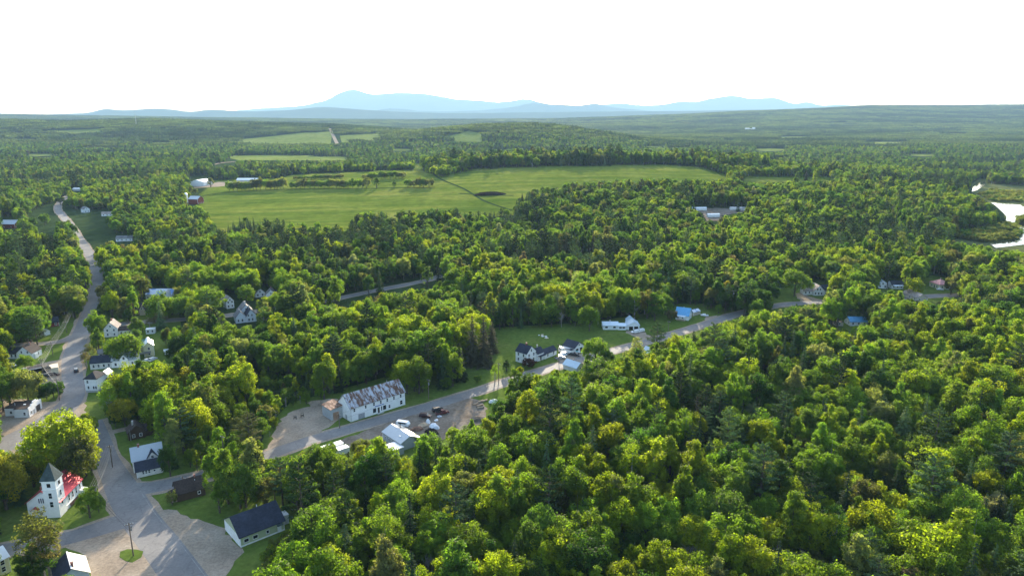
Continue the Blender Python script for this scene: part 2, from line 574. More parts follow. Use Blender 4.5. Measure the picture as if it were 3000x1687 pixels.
def pine(seed, h=19.0, r=4.2, limbs=42, bare=0.25):
    rng = np.random.default_rng(seed)
    P, N, S, A = [], [], [], []
    parts = [tube([(0, 0, -.4), (0.1, 0, h * .5), (0, 0.1, h * .98)], [0.019 * h, 0.013 * h, 0.03], 6)]
    for i in range(limbs):
        t = (i + rng.uniform(0, 1)) / limbs
        z = h * (bare + (1 - bare) * t)
        prof = math.sin(math.pi * (0.18 + 0.78 * t)) ** 0.8
        R = r * prof * rng.uniform(0.55, 1.1)
        a = i * 2.4 + rng.uniform(-.5, .5)
        up = rng.uniform(0.05, 0.32) + 0.35 * t
        e = Vector((math.cos(a) * R, math.sin(a) * R, z + R * up))
        parts.append(tube([(0, 0, z), tuple(Vector((0, 0, z)).lerp(e, .5) - Vector((0, 0, R * .06))), tuple(e)], [0.09, 0.06, 0.02], 3))
        m = int(26 * R)
        for q in range(m):
            s = rng.uniform(0.3, 1.08)
            wd = R * 0.26 * (1.15 - s * .4)
            off = rng.normal() * wd * 0.6
            c = Vector((0, 0, z)).lerp(e, s)
            P.append((c.x - math.sin(a) * off, c.y + math.cos(a) * off, c.z + abs(rng.normal()) * 0.22 - abs(off) * 0.15))
            N.append((math.cos(a) * .5 + rng.normal() * .5, math.sin(a) * .5 + rng.normal() * .5, 0.75))
            S.append(rng.uniform(0.24, 0.46))
            A.append((math.cos(a), math.sin(a), 0.55))
    lv = quads_mesh(np.array(P), np.array(N), np.array(S), rng, 0.38, np.array(A))
    return lv, join(parts)

def bare_tree(seed, h=13.0, spread=0.5):
    rng = random.Random(seed)
    parts = []
    def grow(p, d, L, r, lev):
        q = p + d * L
        mid = p.lerp(q, .5) + Vector((rng.gauss(0, .05), rng.gauss(0, .05), 0)) * L
        parts.append(tube([p, mid, q], [r, r * .8, r * .6], 3 if lev else 5))
        if lev >= 4: return
        for k in range(4 if lev == 0 else 3):
            nd = (d + Vector((rng.gauss(0, spread), rng.gauss(0, spread), rng.gauss(0.15, spread * .5)))).normalized()
            grow(p.lerp(q, rng.uniform(.55, 1.0)), nd, L * rng.uniform(.55, .8), r * .55, lev + 1)
    grow(Vector((0, 0, -.3)), Vector((0, 0, 1)), h * 0.36, 0.014 * h, 0)
    return join(parts)

def mesh_of(name, parts, mats):
    V, Fc, MI, o = [], [], [], 0
    for k, (v, f) in enumerate(parts):
        V += [tuple(q) for q in v]
        Fc += [tuple(int(i) + o for i in q) for q in f]
        MI += [k] * len(f)
        o += len(v)
    me = pyd(name, V, Fc)
    for q in mats:
        me.materials.append(MATS[q])
    me.polygons.foreach_set('material_index', MI)
    return me

PROTO = []      # name, kind, crown mesh, trunk mesh, joined mesh, nominal height, nominal radius
def proto(kind, lv, tv, h, r, lm='leaves', tm='bark'):
    k = len(PROTO)
    crown = mesh_of('crown', [lv], [lm]) if lv is not None else None
    tr = mesh_of('trunk', [tv], [tm])
    both = mesh_of('tree', [lv, tv] if lv is not None else [tv], [lm, tm] if lv is not None else [tm])
    PROTO.append(dict(kind=kind, crown=crown, trunk=tr, both=both, h=h, r=r))
    return k

B_ROUND = [proto('broad', *broadleaf(11 + i, 15, 4.8, 0.05, 76, 110, 0.235), 15, 4.8) for i in range(5)]
B_TALL = [proto('broad', *broadleaf(31 + i, 17, 3.7, 0.04, 74, 100, 0.225, 'tall'), 17, 3.7) for i in range(4)]
B_WIDE = [proto('broad', *broadleaf(51 + i, 13, 5.6, 0.10, 88, 110, 0.24, 'wide'), 13, 5.6) for i in range(2)]
B_THIN = [proto('thin', *broadleaf(71 + i, 15, 4.0, 0.12, 60, 70, 0.18, 'tall', 0.25), 15, 4.0, 'leaves', 'pale_bark') for i in range(2)]
B_LOW = [proto('broad', *broadleaf(65 + i, 11, 5.6, 0.0, 90, 110, 0.235), 11, 5.6) for i in range(2)]
B_BUSH = [proto('broad', *broadleaf(61 + i, 6, 3.0, 0.0, 46, 80, 0.19), 6, 3.0) for i in range(2)]
K_SPRUCE = [proto('spruce', *spruce(91 + i, 16, 2.5 + 0.4 * i), 16, 2.5 + 0.4 * i, 'needles') for i in range(2)]
K_FIR = [proto('spruce', *spruce(95, 14, 3.1, 24, 10, 0.12, 0.36, 0.75), 14, 3.1, 'needles')]
K_PINE = [proto('pine', *pine(101 + i), 19, 4.2, 'needles') for i in range(2)]
K_BARE = [proto('bare', None, bare_tree(111 + i, 13, 0.42), 13, 3.0, 'leaves', 'pale_bark') for i in range(2)]

def shrub(seed, h=2.2, r=1.9):
    rng = np.random.default_rng(seed)
    n, per = 12, 60
    cen = np.column_stack([rng.normal(size=n) * r * .45, rng.normal(size=n) * r * .45, rng.uniform(.25, .75, n) * h])
    ci = np.repeat(np.arange(n), per)
    ld = unit(rng, len(ci)); ld[:, 2] = np.abs(ld[:, 2]) - .2
    P = cen[ci] + ld * (rng.uniform(.35, .7, len(ci)) * r * .75)[:, None]
    P[:, 2] = np.maximum(P[:, 2], 0.05)
    return quads_mesh(P, ld + .5 * rng.normal(size=ld.shape), 0.17 * rng.uniform(.6, 1.4, len(ci)), rng)
SHRUB = [mesh_of('foliage', [shrub(201 + i)], ['leaves']) for i in range(3)]

def canopy_patch(seed, size=60.0, n=64, conif=0.2):
    """a piece of far forest: many crowns, coarse leaves"""
    rng = np.random.default_rng(seed)
    PP, NN, SS = [], [], []
    g = int(math.sqrt(n))
    for i in range(g):
        for j in range(g):
            x = (i + .5 + rng.uniform(-.45, .45)) / g * size - size / 2
            y = (j + .5 + rng.uniform(-.45, .45)) / g * size - size / 2
            h = rng.uniform(9, 17); r = rng.uniform(3.2, 5.4)
            m = 46
            if rng.uniform() < conif:
                h *= 1.15
                t = rng.uniform(0, 1, m) ** .7
                a = rng.uniform(0, 6.28, m)
                R = (1 - t) * r * .75
                P = np.column_stack([np.cos(a) * R, np.sin(a) * R, h * (.25 + .75 * t)])
                N = np.column_stack([np.cos(a), np.sin(a), np.full(m, .6)]) + .3 * rng.normal(size=(m, 3))
            else:
                d = unit(rng, m); d[:, 2] = np.where(d[:, 2] < -.3, -d[:, 2], d[:, 2])
                P = d * np.array([r, r, h * .36]) * rng.uniform(.75, 1.05, (m, 1)) + np.array([0, 0, h * .64])
                N = d + .45 * rng.normal(size=d.shape)
            PP.append(P + np.array([x, y, 0])); NN.append(N); SS.append(rng.uniform(.9, 1.6, m))
    return quads_mesh(np.vstack(PP), np.vstack(NN), np.concatenate(SS), rng, 0.75)
PATCH = [mesh_of('canopy', [canopy_patch(301 + i, conif=(0.1, 0.25, 0.5)[i])], ['leaves']) for i in range(3)]

# ------------------------------------------------------------------ where the photograph shows open ground or buildings
CLEAR = [
    # main street, its side yards and the garage
    [(263, 780), (303, 780), (300, 850), (272, 915), (262, 960), (250, 1010), (246, 1060), (248, 1215), (205, 1225), (150, 1250), (110, 1285), (95, 1322), (0, 1322), (0, 1165), (120, 1160), (150, 1180), (185, 1175), (190, 1140), (184, 1110), (110, 1120), (80, 1075), (20, 1062), (20, 1012), (110, 1010), (90, 1003), (140, 985), (132, 960), (134, 925), (165, 930), (165, 950), (225, 935), (262, 870)],
    [(262, 790), (240, 735), (226, 690), (240, 690), (262, 730), (285, 765), (298, 790)],
    [(155, 598), (160, 625), (185, 650), (200, 645), (180, 620), (172, 600), (205, 573), (190, 573)],
    [(248, 1048), (400, 1046), (400, 1075), (335, 1100), (292, 1105), (290, 1150), (252, 1150)],
    [(405, 985), (460, 985), (458, 1052), (420, 1050)], [(300, 933), (350, 933), (385, 950), (380, 988), (300, 990)],
    [(426, 953), (470, 950), (475, 975), (425, 988)], [(393, 885), (432, 885), (432, 925), (393, 925)],
    [(425, 840), (508, 840), (508, 868), (425, 872)], [(470, 1020), (510, 1020), (510, 1045), (460, 1055)],
    [(640, 866), (690, 860), (690, 905), (640, 905)], [(745, 840), (808, 840), (808, 870), (745, 870)],
    [(690, 885), (754, 885), (754, 942), (655, 948), (655, 918), (690, 912)], [(500, 935), (545, 928), (545, 945), (490, 965)],
    # road behind the wood
    [(935, 878), (960, 890), (1120, 857), (1240, 837), (1315, 810), (1315, 799), (1230, 816), (1100, 843)],
    [(1700, 725), (1745, 722), (1745, 736), (1700, 738)],
    # gravel lot, long white store, workshop and its yard
    [(775, 1320), (806, 1249), (849, 1199), (958, 1177), (961, 1163), (1010, 1144), (1169, 1105), (1190, 1143), (1190, 1178), (1259, 1160), (1346, 1138), (1483, 1100), (1483, 1125), (1476, 1165), (1417, 1175), (1424, 1222), (1383, 1230), (1377, 1196), (1321, 1194), (1284, 1225), (1278, 1275), (1209, 1265), (1190, 1305), (1160, 1331), (1129, 1306), (1119, 1262), (1042, 1278), (930, 1281), (861, 1330), (781, 1348)],
    [(1262, 1185), (1332, 1178), (1326, 1212), (1262, 1234)],
    # meadow with the farmhouse, ranch house and blue roofed house
    [(1347, 1086), (1424, 1024), (1455, 974), (1548, 962), (1688, 957), (1760, 950), (1763, 941), (1847, 935), (1871, 947), (1952, 932), (1952, 912), (1977, 895), (2052, 898), (2100, 925), (2180, 906), (2192, 920), (2110, 947), (2060, 947), (1986, 971), (1937, 987), (1946, 1000), (1890, 1000), (1834, 1018), (1797, 1036), (1720, 1062), (1697, 1074), (1651, 1064), (1598, 1097), (1580, 1105), (1576, 1082), (1517, 1068), (1486, 1064), (1483, 1116), (1346, 1140)],
    [(2265, 890), (2312, 886), (2312, 898), (2268, 907)],
    [(2268, 835), (2300, 828), (2420, 826), (2420, 866), (2415, 886), (2350, 882), (2285, 892), (2268, 885)],
    [(2570, 818), (2652, 820), (2652, 842), (2570, 843)], [(2640, 846), (2690, 848), (2686, 878), (2650, 864)],
    [(2690, 852), (2718, 813), (2772, 813), (2785, 830), (2805, 850), (2822, 866), (2690, 876)], [(2440, 931), (2545, 931), (2545, 948), (2440, 952)],
    # crossroads with the church, the brown house and the navy roofed garage
    [(286, 1262), (330, 1253), (362, 1263), (372, 1243), (445, 1238), (450, 1272), (483, 1272), (489, 1340), (492, 1390), (520, 1398), (634, 1372), (642, 1398), (612, 1420), (604, 1462), (640, 1490), (655, 1530), (805, 1460), (830, 1498), (858, 1500), (862, 1537), (835, 1562), (808, 1590), (770, 1640), (745, 1687), (0, 1687), (0, 1480), (60, 1480), (125, 1358), (150, 1358), (225, 1398), (228, 1450), (242, 1430), (284, 1410), (286, 1340)],
    # the large field and the smaller one above its hedge
    [(584, 575), (602, 560), (634, 530), (770, 522), (804, 524), (866, 512), (966, 507), (1068, 504), (1124, 500), (1215, 498), (1215, 480), (1238, 480), (1240, 505), (1290, 520), (1390, 497), (1500, 492), (1700, 487), (1960, 484), (2060, 492), (2120, 512), (2137, 520), (2130, 524), (1900, 521), (1700, 531), (1560, 549), (1512, 575), (1505, 612), (1400, 615), (1280, 605), (1200, 618), (1050, 618), (1020, 655), (900, 648), (800, 636), (690, 632), (645, 668), (622, 640), (600, 612)],
    [(2180, 521), (2440, 519), (2440, 529), (2180, 531)],
    [(555, 515), (612, 515), (640, 545), (560, 548)], [(550, 573), (592, 573), (592, 600), (550, 602)], [(690, 520), (755, 520), (755, 530), (690, 532)],
    # far fields
    [(699, 409), (803, 401), (873, 391), (972, 387), (968, 424), (774, 425), (704, 421)], [(995, 399), (1106, 391), (1118, 409), (1001, 416)],
    [(1310, 400), (1374, 385), (1406, 392), (1414, 415), (1362, 415), (1310, 409)], [(140, 383), (308, 377), (303, 389), (140, 393)],
    [(640, 459), (815, 455), (1020, 461), (1010, 470), (700, 469)], [(612, 486), (660, 474), (690, 474), (690, 482), (625, 490)], [(958, 376), (972, 376), (998, 426), (978, 428)],
    # left farm yards
    [(224, 658), (314, 652), (314, 672), (290, 674), (273, 691), (330, 688), (392, 688), (392, 706), (300, 706), (293, 726), (252, 706), (224, 674)], [(178, 618), (200, 612), (262, 618), (320, 612), (335, 625), (266, 651), (210, 654)],
    [(70, 629), (164, 588), (164, 605), (100, 637)], [(105, 660), (165, 656), (160, 680), (110, 682)], [(0, 637), (48, 637), (48, 668), (0, 668)], [(210, 548), (240, 548), (240, 560), (210, 560)],
    # river, marsh and the yard of long sheds
    [(2847, 562), (2849, 545), (2868, 533), (2888, 532), (2900, 540), (3100, 548), (3100, 760), (2945, 726), (2917, 728), (2895, 716), (2780, 700), (2800, 682), (2870, 672), (2945, 655), (2948, 636), (2900, 594), (2880, 580)],
    [(2836, 567), (2840, 540), (2864, 526), (2897, 526), (2897, 546), (2866, 567)],
    [(2018, 605), (2072, 604), (2085, 612), (2140, 606), (2185, 608), (2180, 618), (2112, 628), (2108, 642), (2070, 642), (2060, 622)],
]
CLEARINGS = [(2330, 405, 60, 4), (2600, 420, 70, 4), (1950, 430, 60, 4), (2250, 440, 50, 4), (300, 430, 60, 4), (120, 455, 50, 4), (480, 420, 40, 3), (1180, 440, 40, 3), (2800, 395, 60, 3), (2500, 362, 70, 3), (2150, 415, 40, 3), (2700, 455, 50, 4), (60, 410, 60, 3)]
def oval(c):
    return [(c[0] + c[2] * math.cos(t * .524) * (1 + .2 * math.sin(t * 2.3 + c[0])), c[1] + c[3] * math.sin(t * .524)) for t in range(12)]
CLEAR += [oval(c) for c in CLEARINGS]
MW, MH, MS = 900, 440, 4
def rasterise(polys):
    gx, gy = np.meshgrid((np.arange(MW) + 0.5) * MS - 300, (np.arange(MH) + 0.5) * MS)
    mask = np.zeros(gx.shape, bool)
    for P in polys:
        ins = np.zeros(gx.shape, bool)
        n = len(P)
        for i in range(n):
            x0, y0 = P[i]; x1, y1 = P[(i + 1) % n]
            if y0 == y1: continue
            c = ((y0 > gy) != (y1 > gy)) & (gx < (x1 - x0) * (gy - y0) / (y1 - y0) + x0)
            ins ^= c
        mask |= ins
    return mask
CLEAR_MASK = rasterise(CLEAR)
def is_clear(px, py):
    i = np.clip(((py) / MS).astype(int), 0, MH - 1); j = np.clip(((px + 300) / MS).astype(int), 0, MW - 1)
    return CLEAR_MASK[i, j] & (py < 1700) & (px > -290) & (px < 3290)

TONES = {
    'lime': (0.20, 0.25, 0.016), 'fresh': (0.130, 0.205, 0.024), 'green': (0.086, 0.150, 0.026), 'deep': (0.045, 0.098, 0.018),
    'olive': (0.105, 0.115, 0.040), 'pale': (0.170, 0.190, 0.075), 'silver': (0.230, 0.250, 0.150), 'bud': (0.135, 0.118, 0.075), 'gold': (0.215, 0.205, 0.025),
    'spruce': (0.024, 0.046, 0.020), 'pine': (0.058, 0.098, 0.042), 'larch': (0.080, 0.130, 0.055), 'brown': (0.068, 0.064, 0.042), 'purple': (0.06, 0.025, 0.028)}
TN = list(TONES)
TA = np.array([TONES[t] for t in TN])

# how likely a conifer is at a place of the photograph: (px, py, rx, ry, probability)
CONIFER_ZONES = [(680, 740, 560, 85, .75), (110, 820, 170, 80, .8), (250, 740, 150, 60, .5), (1900, 590, 450, 40, .25), (1650, 780, 560, 55, .62), (2500, 730, 330, 60, .6), (2060, 1340, 130, 110, .75), (2300, 1500, 130, 110, .7), (1480, 640, 160, 55, .8), (1400, 980, 60, 80, .8), (1040, 650, 180, 40, .75), (1900, 500, 300, 25, .5), (1700, 400, 500, 12, .3)]

rng0 = np.random.default_rng(7)
MIX = np.array(B_ROUND + B_ROUND + B_TALL + B_WIDE + B_THIN[:1] + B_LOW)
def scatter(y0, y1, cell, hrange):
    umax = 0.86
    pts = []
    ys = np.arange(y0, y1, cell)
    for y in ys:
        n = int((2 * umax * y + 90) / cell)
        x = -(umax * y + 45) + (np.arange(n) + rng0.uniform(-.45, .45, n)) * cell
        pts.append(np.column_stack([x, np.full(n, y) + rng0.uniform(-.45, .45, n) * cell]))
    p = np.vstack(pts)
    n = len(p)
    z = terr(p[:, 0], p[:, 1])
    px, py = project(p[:, 0], p[:, 1], z)
    pc = np.full(n, 0.15)
    for cx, cy_, rx, ry, pr in CONIFER_ZONES:
        pc = np.maximum(pc, pr * np.exp(-(((px - cx) / rx) ** 2 + ((py - cy_) / ry) ** 2) ** 2))
    # stands of one kind, from slow noise
    q = np.sin(p[:, 0] / 37 + 1.7 * np.sin(p[:, 1] / 61)) * np.sin(p[:, 1] / 43 + 1.3 * np.sin(p[:, 0] / 71))
    pc = pc * np.clip(1 + 0.9 * q, 0.1, 1.9)
    q2 = np.sin(p[:, 0] / 210 + 2.1 * np.sin(p[:, 1] / 260 + p[:, 0] / 900)) * np.sin(p[:, 1] / 85 + 1.6 * np.sin(p[:, 0] / 330))
    pc = np.maximum(pc, smooth(0.25, 0.75, q2) * 0.75 * smooth(560, 800, p[:, 1]))
    q = np.where(p[:, 1] > 700, 0.6 * q - 0.9 * np.sin(p[:, 0] / 160 + 1.4 * np.sin(p[:, 1] / 190)) * np.sin(p[:, 1] / 120), q)
    u = rng0.uniform(size=n)
    con = u < pc
    u2 = rng0.uniform(size=n)
    pr = np.where(con, np.choose(np.minimum((u2 * 7).astype(int), 6), [K_SPRUCE[0], K_SPRUCE[1], K_FIR[0], K_PINE[0], K_PINE[1], K_SPRUCE[0], K_SPRUCE[1]]),
                  MIX[np.minimum((u2 * len(MIX)).astype(int), len(MIX) - 1)])
    bare = (rng0.uniform(size=n) < 0.012) & ~con
    pr = np.where(bare, K_BARE[0] + (u2 > .5), pr)
    s = rng0.uniform(hrange[0], hrange[1], n) * (1 + 0.14 * np.sin(p[:, 0] / 23) * np.sin(p[:, 1] / 29))
    s = np.where(rng0.uniform(size=n) < 0.2, s * 0.68, s)
    s = np.where((p[:, 0] > -113) & (p[:, 0] < -85) & (p[:, 1] > 205) & (p[:, 1] < 300), s * 0.48, s)  # tree heights cut in this strip to let sun reach the crossroads
    s = np.where((px > 1230) & (px < 2250) & (py < 503) & (p[:, 1] > 900) & (p[:, 1] < 1420), s * 1.45, s)
    ws = s * rng0.uniform(0.84, 1.14, n)
    # colour by stand and by chance
    wts_b = np.array([.20, .34, .22, .09, .045, .08, .02, .006, .004])
    st = (q * 1.3 + rng0.normal(size=n) * 0.75)
    cum = np.cumsum(wts_b) / wts_b.sum()
    from math import erf
    uu = 0.5 * (1 + np.vectorize(erf)(st / 1.1 / math.sqrt(2)))
    uu = np.where(rng0.uniform(size=n) < 0.55, rng0.uniform(size=n), uu)
    uu = np.where((px > 850) & (py > 980) & (rng0.uniform(size=n) < .5), uu * 0.6, uu)
    tb = np.searchsorted(cum, np.clip(uu, 0, .9999))
    tk = np.array([TN.index('spruce'), TN.index('pine'), TN.index('larch'), TN.index('brown')])[np.searchsorted([.44, .74, .985], rng0.uniform(size=n))]
    tone = np.where(con, tk, tb)
    hh = np.array([P['h'] for P in PROTO])[pr] * s
    rr = np.array([P['r'] for P in PROTO])[pr] * ws
    # leave out every tree that would stand on or hide what the photograph shows open
    bad = np.zeros(n, bool)
    for a, b in ((0, 0), (.3, 0), (.6, 0), (.85, 0), (1.0, 0), (.55, .8), (.55, -.8), (.8, .6), (.8, -.6)):
        qx, qy = project(p[:, 0] + rr * b, p[:, 1], z + hh * a)
        bad |= is_clear(qx, qy)
    # in frame, with a margin
    tx, ty = project(p[:, 0], p[:, 1], z + hh)
    ok = ~bad & (tx > -140) & (tx < 3140) & (ty < 1760)
    return dict(x=p[ok, 0], y=p[ok, 1], z=z[ok], proto=pr[ok], s=s[ok], ws=ws[ok], tone=tone[ok], con=con[ok], bare=bare[ok], h=hh[ok], r=rr[ok], px=px[ok], py=py[ok], ty=ty[ok], tx=tx[ok])
# ------------------------------------------------------------------ forest masses (too many to count), instanced on points
def instancer(name, meshes, x, y, z, idx, sx, sz, tone, label, cat):
    n = len(x)
    col = bpy.data.collections.new(name + '_sources')
    for k, me in enumerate(meshes):
        col.objects.link(bpy.data.objects.new('source_%02d' % k, me))
    me = bpy.data.meshes.new(name)
    me.vertices.add(n)
    me.vertices.foreach_set('co', np.column_stack([x, y, z]).astype(np.float32).ravel())
    a = me.attributes.new('kind', 'INT', 'POINT'); a.data.foreach_set('value', np.asarray(idx, np.int32))
    a = me.attributes.new('turn', 'FLOAT_VECTOR', 'POINT')
    r = np.zeros((n, 3), np.float32); r[:, 2] = rng0.uniform(0, 6.283, n)
    a.data.foreach_set('vector', r.ravel())
    a = me.attributes.new('size', 'FLOAT_VECTOR', 'POINT')
    a.data.foreach_set('vector', np.column_stack([sx, sx, sz]).astype(np.float32).ravel())
    a = me.attributes.new('tone', 'FLOAT_COLOR', 'POINT')
    a.data.foreach_set('color', np.column_stack([tone, np.ones(n)]).astype(np.float32).ravel())
    o = link(name, me)
    ng = bpy.data.node_groups.new(name, 'GeometryNodeTree')
    ng.interface.new_socket('Geometry', in_out='INPUT', socket_type='NodeSocketGeometry')
    ng.interface.new_socket('Geometry', in_out='OUTPUT', socket_type='NodeSocketGeometry')
    gi = ng.nodes.new('NodeGroupInput'); go = ng.nodes.new('NodeGroupOutput')
    ci = ng.nodes.new('GeometryNodeCollectionInfo'); ci.inputs[0].default_value = col
    ci.inputs['Separate Children'].default_value = True
    ci.inputs['Reset Children'].default_value = True
    ip = ng.nodes.new('GeometryNodeInstanceOnPoints')
    def attr(nm, ty):
        q = ng.nodes.new('GeometryNodeInputNamedAttribute'); q.data_type = ty
        q.inputs[0].default_value = nm
        return q.outputs[0]
    L = ng.links
    L.new(gi.outputs[0], ip.inputs['Points'])
    L.new(ci.outputs[0], ip.inputs['Instance'])
    ip.inputs['Pick Instance'].default_value = True
    L.new(attr('kind', 'INT'), ip.inputs['Instance Index'])
    e2r = ng.nodes.new('FunctionNodeEulerToRotation')
    L.new(attr('turn', 'FLOAT_VECTOR'), e2r.inputs[0])
    L.new(e2r.outputs[0], ip.inputs['Rotation'])
    L.new(attr('size', 'FLOAT_VECTOR'), ip.inputs['Scale'])
    L.new(ip.outputs[0], go.inputs[0])
    m = o.modifiers.new('scatter', 'NODES'); m.node_group = ng
    return tag(o, label, cat, None, 'stuff')

NEAR = scatter(112, 620, 6.0, (0.76, 1.32))
FILL = scatter(112, 620, 8.0, (0.38, 0.66))
MID = scatter(620, 1500, 7.2, (0.75, 1.2))
FAR = scatter(1500, 2700, 9.5, (0.85, 1.3))

def tone_rgb(T):
    n = len(T['tone'])
    return TA[T['tone']] * rng0.uniform(0.75, 1.28, (n, 1)) * np.column_stack([rng0.uniform(.9, 1.1, n), np.ones(n), rng0.uniform(.85, 1.2, n)])
for T in (NEAR, FILL, MID, FAR):
    T['rgb'] = tone_rgb(T)
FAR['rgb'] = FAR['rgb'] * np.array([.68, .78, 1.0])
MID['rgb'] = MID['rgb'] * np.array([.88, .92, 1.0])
# the trees that show largest become single things
vis = (NEAR['tx'] > 5) & (NEAR['tx'] < 2995) & (NEAR['ty'] < 1670)
order = np.argsort(NEAR['y'] - 0.0 * NEAR['x'])
ORDER_B = [i for i in order if vis[i] and not NEAR['con'][i]][:250]
ORDER_K = [i for i in order if vis[i] and NEAR['con'][i]][:90]
single = np.zeros(len(NEAR['x']), bool)
single[ORDER_B] = True; single[ORDER_K] = True

def mass(name, Ts, label):
    cat_ = {k: np.concatenate([T[k][~m] for T, m in Ts]) for k in ('x', 'y', 'z', 'proto', 's', 'ws', 'rgb')}
    return instancer(name, [P['both'] for P in PROTO], cat_['x'], cat_['y'], cat_['z'], cat_['proto'], cat_['ws'], cat_['s'], cat_['rgb'], label, 'forest')
no = lambda T: np.zeros(len(T['x']), bool)
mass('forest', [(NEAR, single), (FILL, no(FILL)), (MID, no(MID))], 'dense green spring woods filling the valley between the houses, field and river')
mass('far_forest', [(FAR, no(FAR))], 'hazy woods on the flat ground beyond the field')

def far_patches():
    pts = []
    y = 2650.0
    while y < 9300:
        st = 46 + (y - 2650) * 0.004
        n = int(1.8 * y / st)
        x = -0.9 * y + (np.arange(n) + rng0.uniform(-.4, .4, n)) * st
        pts.append(np.column_stack([x, y + rng0.uniform(-.4, .4, n) * st, np.full(n, st / 46)]))
        y += st * 0.92
    p = np.vstack(pts)
    z = terr(p[:, 0], p[:, 1])
    px, py = project(p[:, 0], p[:, 1], z)
    bad = is_clear(px, py) | is_clear(*project(p[:, 0], p[:, 1] - 25, z + 8)) | is_clear(*project(p[:, 0] - 25, p[:, 1], z)) | is_clear(*project(p[:, 0] + 25, p[:, 1], z))
    ok = ~bad & (px > -150) & (px < 3150)
    p, z = p[ok], z[ok]
    n = len(p)
    q = np.sin(p[:, 0] / 340 + 1.7 * np.sin(p[:, 1] / 510)) * np.sin(p[:, 1] / 210 + 1.3 * np.sin(p[:, 0] / 610))
    idx = np.clip((q * 1.4 + 1.2 + rng0.normal(size=n) * .6), 0, 2).astype(int)
    base = np.where((idx == 2)[:, None], np.array([[0.016, 0.034, 0.018]]), np.where((idx == 1)[:, None], np.array([[0.038, 0.066, 0.024]]), np.array([[0.068, 0.098, 0.030]])))
    rgb = base * rng0.uniform(.6, 1.45, (n, 1))
    instancer('hillside_forest', PATCH, p[:, 0], p[:, 1], z - 1.5, idx, p[:, 2], 0.85 + 0.2 * rng0.uniform(size=n) + 0.12 * (p[:, 2] - 1), rgb, 'far woods covering the ridges and the wide plain below the mountains', 'forest')
far_patches()

# ------------------------------------------------------------------ single trees
def tree(name, k, loc, s, ws, rz, rgb):
    P = PROTO[k]
    o = empty(name, loc, rz)
    o.scale = (ws, ws, s)
    for part in ('trunk', 'crown'):
        if P[part] is None: continue
        c = bpy.data.objects.new(part, P[part])
        C.objects.link(c)
        c.parent = o
        c['tone'] = [float(v) for v in rgb]
    return o
NAMES = {'broad': 'broadleaf_tree', 'thin': 'light_leaved_tree', 'spruce': 'spruce_tree', 'pine': 'pine_tree', 'bare': 'bare_tree'}
SINGLE = []
for i in ORDER_B + ORDER_K:
    k = int(NEAR['proto'][i])
    o = tree(NAMES[PROTO[k]['kind']], k, (NEAR['x'][i], NEAR['y'][i], NEAR['z'][i]), NEAR['s'][i], NEAR['ws'][i], rng0.uniform(0, 6.28), NEAR['rgb'][i])
    SINGLE.append((o, i, PROTO[k]['kind'], TN[NEAR['tone'][i]]))
# ------------------------------------------------------------------ ground covers
sheet('lawn', pxpoly([(-260, 1000), (-260, 1330), (-60, 1720), (760, 1720), (900, 1640), (960, 1560), (800, 1400), (720, 1250), (560, 1090), (520, 900), (300, 850), (255, 740), (215, 690), (190, 740), (120, 880), (-200, 890)]), 0.03, 'lawn', 9)
sheet('lawn', pxpoly([(735, 1420), (780, 1250), (850, 1180), (1180, 1090), (1320, 1090), (1400, 1000), (1440, 960), (1700, 945), (1860, 925), (1960, 890), (2100, 890), (2250, 870), (2330, 820), (2700, 800), (2850, 830), (2850, 900), (2500, 970), (2200, 960), (1950, 1080), (1780, 1150), (1520, 1220), (1480, 1320), (1150, 1400), (900, 1410)]), 0.033, 'lawn', 10)
sheet('field', pxpoly([(575, 582), (600, 556), (630, 530), (770, 522), (804, 524), (866, 512), (966, 507), (1068, 504), (1124, 500), (1215, 496), (1215, 478), (1240, 478), (1240, 502), (1290, 510), (1390, 492), (1500, 487), (1700, 482), (1960, 479), (2070, 488), (2140, 512), (2450, 515), (2450, 534), (2130, 540), (1900, 540), (1700, 552), (1600, 575), (1560, 625), (1400, 640), (1280, 650), (1200, 660), (1040, 690), (900, 700), (760, 690), (640, 700), (605, 660)]), 0.3, 'hay_field', 22, ragged=2.5)
for k, P in enumerate([[(699, 410), (803, 400), (873, 390), (974, 386), (968, 426), (774, 427), (704, 423)], [(995, 398), (1106, 390), (1120, 411), (1001, 418)], [(1308, 402), (1374, 384), (1408, 392), (1416, 417), (1362, 417), (1308, 411)], [(138, 384), (308, 376), (305, 392), (138, 395)], [(640, 458), (815, 454), (1022, 460), (1012, 472), (700, 471)]]):
    sheet('field', pxpoly(P), 0.8, 'far_field', 60)
for cc in CLEARINGS:
    sheet('field', pxpoly(oval(cc)), 0.8, 'far_field', 60)
sheet('yard', pxpoly([(-60, 1160), (150, 1178), (188, 1172), (250, 1175), (250, 1215), (205, 1228), (150, 1255), (110, 1290), (95, 1330), (-60, 1345)]), 0.047, 'gravel', 6, ragged=0.55)
sheet('yard', pxpoly([(70, 1075), (130, 1062), (185, 1050), (192, 1120), (110, 1125), (60, 1100)]), 0.043, 'gravel', 6, ragged=0.55)
sheet('gravel_lot', pxpoly([(785, 1312), (812, 1250), (850, 1203), (958, 1179), (985, 1195), (1000, 1215), (990, 1235), (930, 1268), (860, 1300), (800, 1325)]), 0.052, 'gravel', 5, ragged=0.55)
sheet('gravel_lot', pxpoly([(470, 1492), (500, 1490), (560, 1520), (640, 1538), (655, 1552), (712, 1606), (690, 1640), (640, 1720), (500, 1720), (430, 1570), (455, 1530)]), 0.054, 'gravel', 5, ragged=0.55)
sheet('gravel_lot', pxpoly([(190, 1602), (330, 1545), (430, 1530), (480, 1620), (540, 1720), (262, 1720), (245, 1625)]), 0.056, 'gravel', 5, ragged=0.55)
